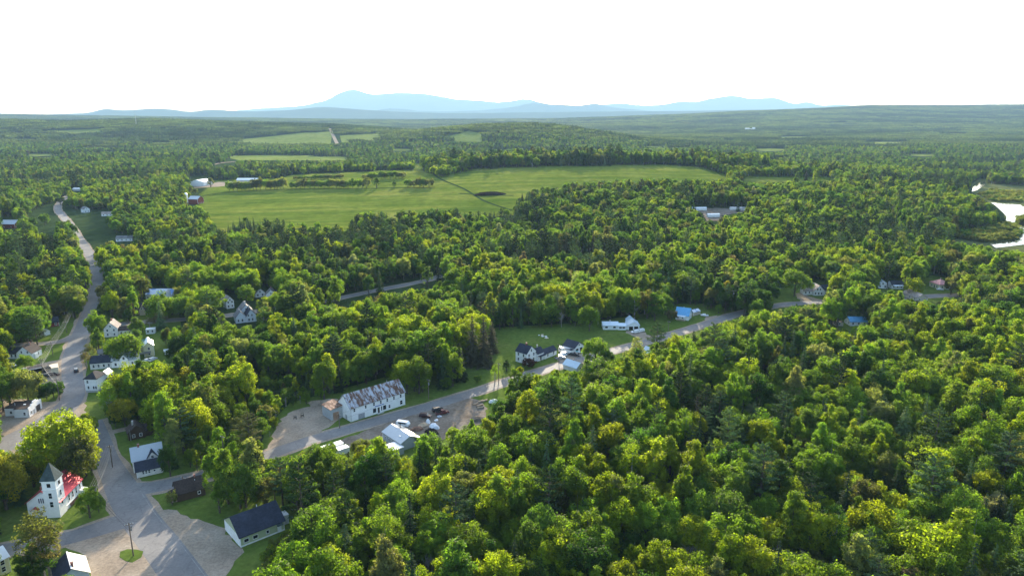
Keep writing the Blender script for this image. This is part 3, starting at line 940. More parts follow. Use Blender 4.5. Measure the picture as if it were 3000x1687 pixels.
sheet('yard', pxpoly([(985, 1290), (1040, 1272), (1130, 1240), (1290, 1190), (1370, 1163), (1420, 1180), (1430, 1235), (1380, 1250), (1290, 1290), (1200, 1300), (1100, 1330), (1040, 1320)]), 0.046, 'dirt', 5, ragged=0.55)
sheet('driveway', pxpoly([(1640, 1030), (1690, 1030), (1712, 1040), (1715, 1066), (1690, 1078), (1660, 1065), (1630, 1055)]), 0.05, 'gravel', 5, ragged=0.55)
sheet('driveway', pxpoly([(1832, 970), (1875, 966), (1895, 978), (1910, 990), (1870, 992)]), 0.05, 'gravel', 5, ragged=0.55)
sheet('driveway', pxpoly([(2070, 928), (2105, 925), (2110, 945), (2085, 955), (2060, 945)]), 0.05, 'gravel', 5, ragged=0.55)
sheet('driveway', pxpoly([(2330, 860), (2345, 858), (2390, 874), (2420, 880), (2420, 892), (2350, 890)]), 0.05, 'gravel', 5, ragged=0.55)
sheet('yard', pxpoly([(2018, 612), (2085, 610), (2180, 612), (2180, 622), (2115, 632), (2110, 648), (2070, 648), (2058, 626)]), 0.3, 'dirt', 8, ragged=0.55)
sheet('yard', pxpoly([(560, 540), (612, 540), (640, 534), (755, 530), (755, 536), (640, 548), (570, 552)]), 0.4, 'gravel', 12, ragged=0.55)
sheet('marsh', pxpoly([(2750, 700), (2800, 680), (2880, 668), (2945, 650), (2940, 620), (2895, 592), (2850, 565), (2845, 540), (2870, 524), (3150, 530), (3150, 770), (2950, 745), (2900, 730)]), 0.1, 'marsh', 20)
sheet('river', pxpoly([(2847, 562), (2851, 546), (2870, 535), (2887, 533), (2884, 543), (2862, 558)]), 0.35, 'river_water', 12)
sheet('river', pxpoly([(2902, 594), (2989, 601), (3010, 612), (3150, 650), (3150, 760), (3010, 716), (2945, 724), (2917, 727), (2900, 715), (2961, 706), (2992, 693), (2989, 675), (2976, 661), (2946, 652), (2949, 636), (2939, 624), (2914, 601)]), 0.35, 'river_water', 12)
sheet('grass_island', pxpoly([(343, 1632), (352, 1615), (372, 1609), (400, 1608), (420, 1616), (415, 1631), (392, 1645), (362, 1645)]), 0.09, 'lawn', 4, ragged=.25)
# roads
def road(name, px, width, mat='asphalt', off=0.06, shoulder=True):
    if shoulder and mat == 'asphalt':
        wd = [w + 2.6 for w in (width if isinstance(width, list) else [width] * len(px))]
        L, R, Q = ribbon([ground_at(*p) for p in px], wd)
        rg = random.Random(len(px))
        L = [a + Vector((rg.gauss(0, .35), rg.gauss(0, .35))) for a in L]; R = [a + Vector((rg.gauss(0, .35), rg.gauss(0, .35))) for a in R]
        strip_obj('road_shoulder', L, R, off - 0.02, 'gravel')
    L, R, Q = ribbon([ground_at(*p) for p in px], width)
    strip_obj(name, L, R, off, mat)
    return L, R, Q
MAIN = road('main_street', [(-160, 1385), (-40, 1330), (40, 1290), (110, 1252), (168, 1215), (208, 1175), (218, 1140), (212, 1100), (212, 1050), (228, 1000), (248, 950), (262, 910), (280, 860), (284, 810), (272, 765), (250, 725), (228, 695), (208, 662), (190, 640), (170, 615), (175, 595), (195, 577), (215, 565)], [13, 13, 13, 12, 11, 9, 8.5, 8.5, 9, 9, 8.5, 8.2, 7.5, 7.5, 7.5, 7.5, 7.5, 7.5, 7.5, 7.5, 7.5, 7, 7], off=0.07)
ROAD2 = road('side_road', [(330, 1442), (430, 1430), (520, 1412), (630, 1386), (705, 1362), (790, 1331), (900, 1292), (1030, 1255), (1180, 1212), (1300, 1178), (1400, 1146), (1480, 1120), (1600, 1082), (1700, 1054), (1800, 1027), (1890, 1003), (1960, 982), (2040, 958), (2110, 935), (2180, 915), (2290, 893), (2420, 884), (2560, 878), (2720, 868), (2850, 862)], [13, 8, 7.2, 7, 7, 7, 7, 7, 7, 7, 6.8] + [6.8] * 14)
ROAD3 = road('back_road', [(268, 962), (330, 952), (430, 943), (540, 935), (660, 925), (800, 904), (943, 884), (1106, 850), (1234, 825), (1310, 804), (1450, 772), (1600, 747), (1730, 731), (1800, 722)], 6.5, off=0.065)
CROSS = road('cross_street', [(270, 1235), (288, 1275), (312, 1345), (338, 1395), (368, 1450), (410, 1520), (470, 1595), (560, 1720)], [7, 7, 7.5, 8.5, 10, 10, 10, 10], off=0.065)
LANE = road('church_lane', [(-120, 1640), (0, 1612), (100, 1598), (220, 1570), (330, 1535), (420, 1510)], [7, 7, 7, 7.5, 9, 9], off=0.06)
road('side_lane', [(225, 985), (190, 997), (140, 1005), (60, 1010), (-60, 1013)], [9, 6, 4.5, 4.2, 4.2], off=0.06)
road('side_lane', [(285, 1278), (330, 1265), (375, 1255), (420, 1250)], [4.5, 4, 4, 4], 'gravel', 0.055)
road('far_road', [(966, 377), (976, 398), (990, 425), (1003, 440)], 14, 'gravel', 1.0)
road('far_road', [(612, 488), (640, 480), (690, 475)], 12, 'gravel', 1.0)
MATS['line_paint'] = ground_mat('line_paint', (0.4, 2.0), [(0.3, (0.17, 0.165, 0.16)), (0.7, (0.36, 0.35, 0.33))], 0.7, 0.005)
def edge_line(Rd, side, inset, i0, i1, off):
    L, R, Q = Rd
    a, b = [], []
    for l, r in list(zip(L, R))[i0:i1]:
        e = l if side < 0 else r
        d = (r - l).normalized() * (1 if side < 0 else -1)
        a.append(e + d * (inset + .14)); b.append(e + d * inset)
    if side > 0: a, b = b, a
    tag(strip_obj('road_line', a[::1], b, off, 'line_paint'), 'faded white edge line', None)
n = len(MAIN[0])
edge_line(MAIN, -1, 0.7, int(n * .2), int(n * .78), 0.085)
edge_line(MAIN, 1, 0.7, int(n * .2), int(n * .78), 0.085)
edge_line(CROSS, -1, 0.6, int(len(CROSS[0]) * .45), len(CROSS[0]), 0.08)
edge_line(CROSS, 1, 0.6, 0, int(len(CROSS[0]) * .4), 0.08)

# ------------------------------------------------------------------ building materials
def siding(name, c, pitch=0.22, dirt=0.25, vertical=False):
    m, nt, out = new_mat(name)
    p = obj_pos(nt)
    w = node(nt, 'ShaderNodeTexWave', wave_type='BANDS', bands_direction='X' if vertical else 'Z', wave_profile='SAW')
    w.inputs['Scale'].default_value = 0.314 / pitch
    nt.links.new(p, w.inputs['Vector'])
    n = noise(nt, 0.7, 5, 0.7, p)
    col = mixc(nt, ramp(nt, n, [(0.35, (dirt,) * 3), (0.6, (0, 0, 0))]), c, tuple(v * 0.6 for v in c))
    finish(nt, out, col, 0.6, 0.3, w.outputs[1], 0.02)
    MATS[name] = m

def metal_roof(name, c, rust=0.0, rough=0.32, metal=0.35, seam=0.6, patch=None):
    m, nt, out = new_mat(name)
    p = obj_pos(nt)
    w = node(nt, 'ShaderNodeTexWave', wave_type='BANDS', bands_direction='X')
    w.inputs['Scale'].default_value = 0.314 / seam
    nt.links.new(p, w.inputs['Vector'])
    sep = ramp(nt, w.outputs[1], [(0.86, (0, 0, 0)), (0.97, (1, 1, 1))])
    n = noise(nt, 0.35, 6, 0.72, p, 0.6)
    col = mixc(nt, n, tuple(v * 0.82 for v in c), tuple(min(1, v * 1.15) for v in c))
    ro = rough
    if rust:
        mp = node(nt, 'ShaderNodeMapping'); mp.inputs['Scale'].default_value = (0.55, 0.16, 0.16)
        nt.links.new(p, mp.inputs['Vector'])
        n2 = noise(nt, 1.5, 7, 0.72, mp.outputs[0], 0.3)
        k = ramp(nt, n2, [(0.60 - 0.22 * rust, (0, 0, 0)), (0.70 - 0.2 * rust, (1, 1, 1))])
        col = mixc(nt, k, col, ramp(nt, noise(nt, 1.1, 5, 0.7, p), [(0.3, (0.07, 0.035, 0.022)), (0.7, (0.20, 0.10, 0.06))]))
        ro = ramp(nt, k, [(0, (rough,) * 3), (1, (0.85,) * 3)])
    if patch:
        n3 = noise(nt, 0.22, 2, 0.5, p)
        col = mixc(nt, ramp(nt, n3, [(0.5, (0, 0, 0)), (0.54, (1, 1, 1))]), col, patch)
    finish(nt, out, col, ro, 0.5, sep, 0.03, metal)
    MATS[name] = m

def shingles(name, c, row=0.22):
    m, nt, out = new_mat(name)
    p = obj_pos(nt)
    n = noise(nt, 1.4, 6, 0.75, p)
    n2 = noise(nt, 0.25, 3, 0.6, p)
    col = ramp(nt, n, [(0.3, tuple(v * .6 for v in c)), (0.5, c), (0.72, tuple(min(1, v * 1.5) for v in c))])
    col = mixc(nt, 1.0, col, ramp(nt, n2, [(0.3, (.75,) * 3), (0.7, (1.25,) * 3)]), 'MULTIPLY')
    w = node(nt, 'ShaderNodeTexWave', wave_type='BANDS', bands_direction='Z', wave_profile='SAW')
    w.inputs['Scale'].default_value = 0.314 / row
    nt.links.new(p, w.inputs['Vector'])
    finish(nt, out, col, 0.85, 0.2, w.outputs[1], 0.02)
    MATS[name] = m

def plain(name, c, rough=0.6, spec=0.3, metal=0.0, var=0.15):
    m, nt, out = new_mat(name)
    n = noise(nt, 1.3, 4, 0.6, obj_pos(nt))
    finish(nt, out, ramp(nt, n, [(0.3, tuple(v * (1 - var) for v in c)), (0.7, tuple(min(1, v * (1 + var)) for v in c))]), rough, spec, None, 0, metal)
    MATS[name] = m

def brick_mat(name, c, mortar):
    m, nt, out = new_mat(name)
    b = node(nt, 'ShaderNodeTexBrick')
    b.inputs['Color1'].default_value = (*c, 1); b.inputs['Color2'].default_value = (*[v * .7 for v in c], 1); b.inputs['Mortar'].default_value = (*mortar, 1)
    b.inputs['Scale'].default_value = 2.2
    nt.links.new(obj_pos(nt), b.inputs['Vector'])
    finish(nt, out, b.outputs[0], 0.85, 0.2, b.outputs[1], 0.01)
    MATS[name] = m

siding('white_siding', (0.80, 0.80, 0.79)); siding('old_white_siding', (0.66, 0.64, 0.60), 0.25, 0.7); siding('cream_siding', (0.72, 0.66, 0.42)); siding('sage_siding', (0.44, 0.48, 0.29), 0.2)
siding('grey_siding', (0.42, 0.44, 0.45), 0.25, 0.5); siding('brown_boards', (0.075, 0.045, 0.03), 0.3, 0.5, True); siding('red_boards', (0.20, 0.035, 0.028), 0.3, 0.4, True); siding('pale_blue_siding', (0.66, 0.70, 0.72)); siding('tan_siding', (0.52, 0.44, 0.34)); siding('dark_boards', (0.035, 0.032, 0.035), 0.3, 0.3, True)
metal_roof('rusty_roof', (0.38, 0.40, 0.44), 0.80, 0.45, 0.3, 0.55); metal_roof('grey_metal_roof', (0.19, 0.205, 0.21), 0.0, 0.6, 0.05); metal_roof('pale_metal_roof', (0.42, 0.45, 0.47), 0.0, 0.36); metal_roof('white_metal_roof', (0.75, 0.77, 0.78), 0.0, 0.4, 0.1)
metal_roof('red_metal_roof', (0.52, 0.07, 0.09), 0, 0.40, 0.65); metal_roof('green_metal_roof', (0.05, 0.17, 0.14), 0, 0.35); metal_roof('blue_metal_roof', (0.12, 0.36, 0.62), 0, 0.42, 0.1); metal_roof('patched_metal_roof', (0.55, 0.60, 0.66), 0, 0.4, 0.3, 0.6, (0.12, 0.22, 0.42))
metal_roof('light_blue_roof', (0.52, 0.62, 0.70), 0, 0.5, 0.1); metal_roof('pink_metal_roof', (0.52, 0.20, 0.19), 0, 0.45, 0.2); metal_roof('rust_roof', (0.35, 0.2, 0.14), 0.9, 0.6, 0.1)
shingles('navy_shingles', (0.030, 0.036, 0.055)); shingles('black_shingles', (0.032, 0.032, 0.038)); shingles('brown_shingles', (0.05, 0.036, 0.032)); shingles('grey_shingles', (0.17, 0.165, 0.165)); shingles('tan_shingles', (0.30, 0.25, 0.22)); shingles('dark_green_shingles', (0.045, 0.065, 0.066))
plain('trim', (0.80, 0.80, 0.78), 0.5); plain('dark_trim', (0.05, 0.05, 0.055)); plain('concrete', (0.42, 0.41, 0.39), 0.9); plain('pole_wood', (0.16, 0.125, 0.10), 0.9, 0.1); plain('steel', (0.35, 0.36, 0.37), 0.4, 0.5, 0.7); plain('inside_dark', (0.018, 0.017, 0.016), 0.9, 0.1)
plain('door_grey', (0.30, 0.31, 0.33)); plain('door_dark', (0.06, 0.05, 0.045)); plain('blue_paint', (0.06, 0.13, 0.40)); plain('bare_wood', (0.36, 0.26, 0.18), 0.85); plain('rubber', (0.018, 0.018, 0.018), 0.8); plain('wire', (0.30, 0.28, 0.25), 0.5, 0.4, 0.2)
plain('dark_wire', (0.05, 0.05, 0.05), 0.9, 0.0); plain('car_white', (0.78, 0.78, 0.78), 0.2, 0.5); plain('car_black', (0.02, 0.021, 0.024), 0.2, 0.5); plain('car_red', (0.13, 0.03, 0.028), 0.4, 0.4); plain('car_maroon', (0.045, 0.016, 0.018), 0.3, 0.4); plain('car_silver', (0.42, 0.44, 0.46), 0.25, 0.5, 0.5); plain('car_teal', (0.10, 0.40, 0.38), 0.3, 0.5); plain('lamp_red', (0.30, 0.02, 0.02), 0.2, 0.5); plain('lamp_clear', (0.7, 0.7, 0.68), 0.15, 0.5)
plain('tarp_white', (0.72, 0.73, 0.75), 0.5); plain('tarp_blue', (0.10, 0.25, 0.55), 0.5); plain('junk_rust', (0.20, 0.11, 0.075), 0.85); plain('log_end', (0.45, 0.33, 0.22), 0.9); plain('stone', (0.34, 0.33, 0.31), 0.95); plain('beige_paint', (0.62, 0.52, 0.38), 0.5); plain('purple_glass', (0.06, 0.045, 0.10), 0.15, 0.5)
brick_mat('red_brick', (0.26, 0.085, 0.06), (0.35, 0.32, 0.29))
def glass_mat():
    m, nt, out = new_mat('glass')
    finish(nt, out, (0.018, 0.022, 0.028), 0.06, 0.5)
    MATS['glass'] = m
glass_mat()

# ------------------------------------------------------------------ building parts
def boxes(bs):
    """mesh data of several boxes (x0, x1, y0, y1, z0, z1) belonging to one part"""
    V, Fc = [], []
    for x0, x1, y0, y1, z0, z1 in bs:
        o = len(V)
        V += [(x0, y0, z0), (x1, y0, z0), (x1, y1, z0), (x0, y1, z0), (x0, y0, z1), (x1, y0, z1), (x1, y1, z1), (x0, y1, z1)]
        Fc += [(o, o + 3, o + 2, o + 1), (o + 4, o + 5, o + 6, o + 7), (o, o + 1, o + 5, o + 4), (o + 1, o + 2, o + 6, o + 5), (o + 2, o + 3, o + 7, o + 6), (o + 3, o, o + 4, o + 7)]
    return V, Fc

def part(name, vf, mat, parent, label=None):
    o = link(name, pyd(name, *vf), parent, mat)
    if label: o['label'] = label
    return o

def prism(poly, axis, a, b):
    """a flat outline swept between a and b; poly in the two other axes"""
    n = len(poly)
    def pt(q, t):
        return (t, q[0], q[1]) if axis == 'x' else ((q[0], t, q[1]) if axis == 'y' else (q[0], q[1], t))
    V = [pt(q, a) for q in poly] + [pt(q, b) for q in poly]
    Fc = [tuple(range(n)), tuple(range(2 * n - 1, n - 1, -1))] + [(i, n + i, n + (i + 1) % n, (i + 1) % n) for i in range(n)]
    return V, Fc

def fix(o):
    bm = bmesh.new(); bm.from_mesh(o.data)
    bmesh.ops.recalc_face_normals(bm, faces=bm.faces)
    bm.to_mesh(o.data); bm.free()
    return o

def gable_wall(L, W, e, r, ridge, x0=0, y0=0, base=-0.6):
    if ridge == 'u':
        return prism([(y0, base), (y0 + W, base), (y0 + W, e), (y0 + W / 2, e + r), (y0, e)], 'x', x0, x0 + L)
    return prism([(x0, base), (x0 + L, base), (x0 + L, e), (x0 + L / 2, e + r), (x0, e)], 'y', y0, y0 + W)

def gable_roof(L, W, e, r, ridge, over=0.35, th=0.16, x0=0, y0=0):
    """two solid slopes meeting at the ridge"""
    span, run = (W, L) if ridge == 'u' else (L, W)
    s0, r0 = (y0, x0) if ridge == 'u' else (x0, y0)
    sl = r / (span / 2)
    poly = [(s0 - over, e - over * sl + 0.03), (s0 + span / 2, e + r + 0.03), (s0 + span + over, e - over * sl + 0.03), (s0 + span + over, e - over * sl + 0.03 + th), (s0 + span / 2, e + r + 0.03 + th * 1.15), (s0 - over, e - over * sl + 0.03 + th)]
    return prism(poly, 'x' if ridge == 'u' else 'y', r0 - over, r0 + run + over)

def hip_roof(L, W, e, r, over=0.4, x0=0, y0=0):
    k = min(L, W) / 2
    a = [(x0 - over, y0 - over), (x0 + L + over, y0 - over), (x0 + L + over, y0 + W + over), (x0 - over, y0 + W + over)]
    if L >= W: t = [(x0 + k, y0 + W / 2), (x0 + L - k, y0 + W / 2)]
    else: t = [(x0 + L / 2, y0 + k), (x0 + L / 2, y0 + W - k)]
    V = [(*p, e) for p in a] + [(*p, e + .15) for p in a] + [(*p, e + r) for p in t]
    if L >= W: top = [(4, 5, 9, 8), (5, 6, 9), (6, 7, 8, 9), (7, 4, 8)]
    else: top = [(4, 5, 8), (5, 6, 9, 8), (6, 7, 9), (7, 4, 8, 9)]
    return V, [(0, 3, 2, 1), (0, 1, 5, 4), (1, 2, 6, 5), (2, 3, 7, 6), (3, 0, 4, 7)] + top

def shed_roof(L, W, zf, zb, over=0.3, th=0.14, x0=0, y0=0):
    sl = (zb - zf) / W
    return prism([(y0 - over, zf - over * sl + .02), (y0 + W + over, zb + over * sl + .02), (y0 + W + over, zb + over * sl + .02 + th), (y0 - over, zf - over * sl + .02 + th)], 'x', x0 - over, x0 + L + over)

def opening(root, face, dims, u, z, w, h, kind='window', frame='trim', pane='glass', x0=0, y0=0, sash=True, out=0.0):
    """a window or door on one wall of a block: frame, with a pane or leaf as its own piece"""
    L, W = dims
    fr, th = (0.11, 0.07)
    def bx(a0, a1, d0, d1, z0, z1):
        if face == 'F': return (x0 + a0, x0 + a1, y0 - d1, y0 - d0, z0, z1)
        if face == 'B': return (x0 + a0, x0 + a1, y0 + W + d0, y0 + W + d1, z0, z1)
        if face == 'L': return (x0 - d1, x0 - d0, y0 + a0, y0 + a1, z0, z1)
        return (x0 + L + d0, x0 + L + d1, y0 + a0, y0 + a1, z0, z1)
    a0, a1, z1 = u - w / 2, u + w / 2, z + h
    bs = [bx(a0 - fr, a0, -.02, th, z - fr, z1 + fr), bx(a1, a1 + fr, -.02, th, z - fr, z1 + fr), bx(a0, a1, -.02, th, z1, z1 + fr), bx(a0, a1, -.02, th + .03, z - fr, z)]
    if sash and kind == 'window' and h > 0.9:
        bs.append(bx(a0, a1, .015, th - .01, z + h / 2 - .03, z + h / 2 + .03))
    o = part(kind, boxes(bs), frame, root)
    part('pane' if kind == 'window' else ('door_leaf' if kind == 'door' else 'door_panel'), boxes([bx(a0 + .002, a1 - .002, -.015, .012, z + .002, z1 - .002)]), pane, o)
    return o

def chimney(parent, x, y, z0, z1, s=0.55, mat='red_brick'):
    o = part('chimney', boxes([(x - s / 2, x + s / 2, y - s / 2, y + s / 2, z0, z1), (x - s / 2 - .05, x + s / 2 + .05, y - s / 2 - .05, y + s / 2 + .05, z1 + .002, z1 + .12)]), mat, parent)
    return o

def block(root, L, W, e, r, ridge='u', wall='white_siding', roof='navy_shingles', x0=0, y0=0, over=0.35, style='gable', name='wall', trim=True):
    """walls and roof of one block of a building"""
    if style == 'gable':
        w = fix(part(name, gable_wall(L, W, e, r, ridge, x0, y0), wall, root))
        ro = fix(part('roof', gable_roof(L, W, e, r, ridge, over, x0=x0, y0=y0), roof, root))
    elif style == 'hip':
        w = part(name, boxes([(x0, x0 + L, y0, y0 + W, -0.6, e)]), wall, root)
        ro = fix(part('roof', hip_roof(L, W, e, r, over, x0, y0), roof, root))
    elif style == 'shed':
        w = fix(part(name, prism([(y0, -.6), (y0 + W, -.6), (y0 + W, e + r), (y0, e)], 'x', x0, x0 + L), wall, root))
        ro = fix(part('roof', shed_roof(L, W, e, e + r, over, x0=x0, y0=y0), roof, root))
    else:
        w = part(name, boxes([(x0, x0 + L, y0, y0 + W, -0.6, e)]), wall, root)
        ro = part('roof', boxes([(x0 - over * .3, x0 + L + over * .3, y0 - over * .3, y0 + W + over * .3, e + .002, e + .18)]), roof, root)
    if trim and style in ('gable', 'hip') and wall != 'brown_boards':
        t = 0.13
        q = boxes([(x0 - .03, x0 + t, y0 - .03, y0 + t, -.6, e - .05), (x0 + L - t, x0 + L + .03, y0 - .03, y0 + t, -.6, e - .05), (x0 - .03, x0 + t, y0 + W - t, y0 + W + .03, -.6, e - .05), (x0 + L - t, x0 + L + .03, y0 + W - t, y0 + W + .03, -.6, e - .05)])
        part('corner_boards', q, 'trim', w)
    return w, ro

def place(name, A, B, label, cat, z=None):
    """an Empty on the ground at pixel A, turned so that its x axis runs to pixel B; returns it and the length"""
    a, b = ground_at(*A), ground_at(*B)
    d = b - a
    o = empty(name, (a.x, a.y, min(a.z, b.z)), math.atan2(d.y, d.x))
    tag(o, label, cat)
    return o, math.hypot(d.x, d.y)

def wins(root, face, dims, us, z, w=0.9, h=1.35, **kw):
    for u in us:
        opening(root, face, dims, u, z, w, h, **kw)
# ------------------------------------------------------------------ buildings near the crossroads
def church():
    o, L = place('church', (82, 1519), (179, 1514), 'white wooden church with red metal roof and square corner steeple', 'church')
    tw = 3.9
    W, e, r = 9.3, 5.0, 3.5
    D = 13.5
    block(o, W, D, e, r, 'v', 'white_siding', 'red_metal_roof', 0, 0.7, 0.45)
    part('foundation', boxes([(-.12, W + .12, .58, D + .82, -.8, .35)]), 'concrete', o)
    part('basement_wall', boxes([(W + .002, W + .15, 6.0, D + .2, -.8, 1.3)]), 'red_brick', o, 'red brick basement wall on the street side')
    part('water_table', boxes([(W + .003, W + .2, 3.9, D + .7, 1.302, 1.5)]), 'trim', o)
    bk = part('bulkhead', boxes([(W + .16, W + 1.5, D - 1.6, D + .5, -.6, 2.1)]), 'white_siding', o)
    fix(part('bulkhead_roof', prism([(W + .1, 2.3), (W + 1.7, 2.0), (W + 1.7, 2.12), (W + .1, 2.42)], 'y', D - 1.7, D + .6), 'trim', bk))
    # steeple at the right front corner
    x0, x1, y0, y1 = L - tw, L, -.15, tw - .15
    part('tower', boxes([(x0, x1, y0, y1, -.6, 12.2)]), 'white_siding', o)
    part('tower_band', boxes([(x0 - .12, x1 + .12, y0 - .12, y1 + .12, 9.3, 9.55)]), 'trim', o)
    part('tower_cornice', boxes([(x0 - .25, x1 + .25, y0 - .25, y1 + .25, 12.002, 12.3)]), 'trim', o)
    cx, cy_ = (x0 + x1) / 2, (y0 + y1) / 2
    V = [(x0 - .4, y0 - .4, 12.31), (x1 + .4, y0 - .4, 12.31), (x1 + .4, y1 + .4, 12.31), (x0 - .4, y1 + .4, 12.31), (cx, cy_, 17.4)]
    part('spire', (V, [(0, 3, 2, 1), (0, 1, 4), (1, 2, 4), (2, 3, 4), (3, 0, 4)]), 'dark_green_shingles', o)
    d = (tw, tw)
    for z, h in ((3.6, 1.75), (6.5, 1.75)):
        opening(o, 'F', d, tw / 2, z, .95, h, x0=x0, y0=y0)
        opening(o, 'R', d, tw / 2, z, .8, h, x0=x0, y0=y0)
    for fc in ('F', 'R'):
        w = opening(o, fc, d, tw / 2, 10.1, 1.1, 1.3, kind='window', pane='inside_dark', x0=x0, y0=y0, sash=False)
        w.name = 'belfry_opening'
    # triple coloured window, small door with red hood, cross on the front
    for u in (3.9, 4.5, 5.1):
        opening(o, 'F', (W, D), u - .3, 4.6, .38, 1.6, pane='purple_glass', x0=0, y0=.7, sash=False)
    dr = opening(o, 'F', (W, D), 2.3, .3, 1.1, 2.1, kind='door', pane='trim', x0=0, y0=.7)
    hd = part('door_hood', gable_roof(1.9, 1.1, 2.75, .7, 'v', .15, .1, 1.35, -.45), 'red_metal_roof', o); fix(hd)
    part('hood_post', boxes([(1.4, 1.5, -.4, -.3, -.3, 2.73)]), 'trim', o); part('hood_post', boxes([(3.1, 3.2, -.4, -.3, -.3, 2.73)]), 'trim', o)
    part('cross', boxes([(4.62, 4.74, .6, .69, 2.1, 3.6), (4.3, 5.06, .605, .685, 3.0, 3.12)]), 'pole_wood', o, 'dark wooden cross on the front wall')
    for y in (5.3, 7.5, 9.7, 11.9):
        opening(o, 'R', (W, D), y, 2.2, .85, 1.9, y0=.7, x0=0)
        opening(o, 'L', (W, D), y, 2.2, .85, 1.9, y0=.7, x0=0)
    chimney(o, 3.3, 6.0, 6.5, 9.4, .8)
    part('chimney', boxes([(4.0, 4.8, 1.4, 2.2, 7.0, 9.6)]), 'red_brick', o)
church()

def navy_garage():
    o, L = place('garage_building', (706, 1603), (834, 1552), 'sage green garage with dark navy shingle roof and white overhead doors', 'garage')
    W, e, r = 12.0, 3.3, 3.6
    block(o, L, W, e, r, 'u', 'sage_siding', 'navy_shingles', over=.45)
    part('foundation', boxes([(-.06, L + .06, -.06, W + .06, -.6, .5)]), 'trim', o, 'white painted foundation')
    part('gable_facing', prism([(.05, .505), (W - .05, .505), (W - .05, e - .1), (.05, e - .1)], 'x', -.05, -.002), 'trim', o, 'white painted front gable wall')
    for y in (2.3, 6.2, 9.8):
        opening(o, 'L', (L, W), y, .25, 2.7, 2.5, kind='garage_door', pane='trim', frame='trim', x0=-.06)
    d = (L, W)
    opening(o, 'F', d, 1.7, 1.1, 1.3, 1.0, sash=False); opening(o, 'F', d, 4.3, 1.1, 1.3, 1.0, sash=False); opening(o, 'F', d, 7.9, 1.2, .75, .9, sash=False)
    opening(o, 'F', d, L - 1.5, .2, 1.0, 2.1, kind='door', pane='trim')
    fix(part('door_hood', prism([(-1.0, 2.55), (0.02, 3.05), (0.02, 3.15), (-1.0, 2.65)], 'x', L - 2.4, L - .7), 'dark_green_shingles', o))
    part('vent_pipe', tube([(L * .6, W / 2 + .5, e + r - .5), (L * .6, W / 2 + .5, e + r + .6)], [.12, .12], 8), 'trim', o)
    ax = part('annex', boxes([(L + .02, L + 2.6, 2.6, 5.2, -.6, 2.9)]), 'white_siding', o)
    part('annex_roof', boxes([(L + .02, L + 2.7, 2.5, 5.3, 2.902, 3.05)]), 'white_metal_roof', ax)
navy_garage()

def brown_house():
    o, L = place('brown_house', (521, 1471), (603, 1449), 'small dark brown board house with brown roof at the crossroads', 'house')
    W, e, r = 6.2, 2.9, 2.8
    block(o, L, W, e, r, 'u', 'brown_boards', 'brown_shingles', over=.45)
    d = (L, W)
    opening(o, 'F', d, L * .78, 1.1, .7, .9, sash=False); opening(o, 'L', d, 1.6, 1.0, .7, 1.1); opening(o, 'L', d, 4.6, .2, .9, 2.0, kind='door', pane='trim')
    opening(o, 'L', d, 3.0, 1.0, .5, 1.1)
    part('porch_deck', boxes([(-1.9, -.02, .5, 4.6, -.5, .3)]), 'bare_wood', o)
    fix(part('porch_roof', prism([(-2.1, 2.1), (-.02, 2.6), (-.02, 2.72), (-2.1, 2.22)], 'y', .3, 4.8), 'brown_shingles', o))
    for y in (.6, 4.4): part('porch_post', boxes([(-1.9, -1.8, y, y + .1, .3, 2.15)]), 'pole_wood', o)
    part('vent_pipe', tube([(L * .7, W * .35, e + r * .55), (L * .7, W * .35, e + r * .55 + .9)], [.08, .08], 6), 'tarp_white', o)
    chimney(o, L * .72, W * .5, e + r - .5, e + r + .7, .5)
brown_house()

def grey_house():
    o, L = place('farmhouse', (404, 1400), (474, 1384), 'weathered white house with pale metal roof and dark lower roof beside the crossroads', 'house')
    block(o, L + .8, 4.2, 2.6, 2.2, 'u', 'old_white_siding', 'navy_shingles', -.2, 0, .4)
    block(o, L + 2.0, 8.0, 4.4, 3.2, 'u', 'old_white_siding', 'pale_metal_roof', -.9, 4.4, .4)
    block(o, 3.2, 4.5, 4.6, 1.9, 'v', 'old_white_siding', 'navy_shingles', L * .5, 4.0, .25, trim=False)
    d = (L + .8, 4.2)
    wins(o, 'F', d, (2.0, 2.9, 3.8), 1.0, .6, 1.1, x0=-.2); opening(o, 'F', d, 5.4, 1.2, .6, .6, x0=-.2, sash=False)
    wins(o, 'L', (L + 2, 8), (2, 5.6), 1.2, x0=-.9, y0=4.4); wins(o, 'L', (L + 2, 8), (2.5, 5.2), 3.6, .8, 1.1, x0=-.9, y0=4.4)
    wins(o, 'F', (3.2, 4.5), (1.6,), 4.3, .8, 1.0, x0=L * .5, y0=4.0)
    chimney(o, L * .2, 8.3, 6.8, 8.6, .6)
grey_house()

def dark_cottage():
    o, L = place('cottage', (378, 1291), (428, 1280), 'old dark brown cottage with white topped chimney behind the pale roofed house', 'house')
    block(o, L, 5.5, 3.0, 2.6, 'v', 'brown_boards', 'brown_shingles', 0, 0, .4)
    block(o, 4.0, 4.5, 2.4, 1.8, 'u', 'brown_boards', 'brown_shingles', L + .01, 1.0, .3)
    opening(o, 'F', (L, 5.5), L * .72, 1.0, .8, 1.1); opening(o, 'F', (L, 5.5), L * .3, 1.0, .8, 1.1)
    chimney(o, L * .35, 2.6, 4.6, 6.6, .6, 'concrete')
    part('stove_pipe', tube([(.6, -.3, 0), (.6, -.3, 4.6)], [.12, .12], 6), 'steel', o)
dark_cottage()

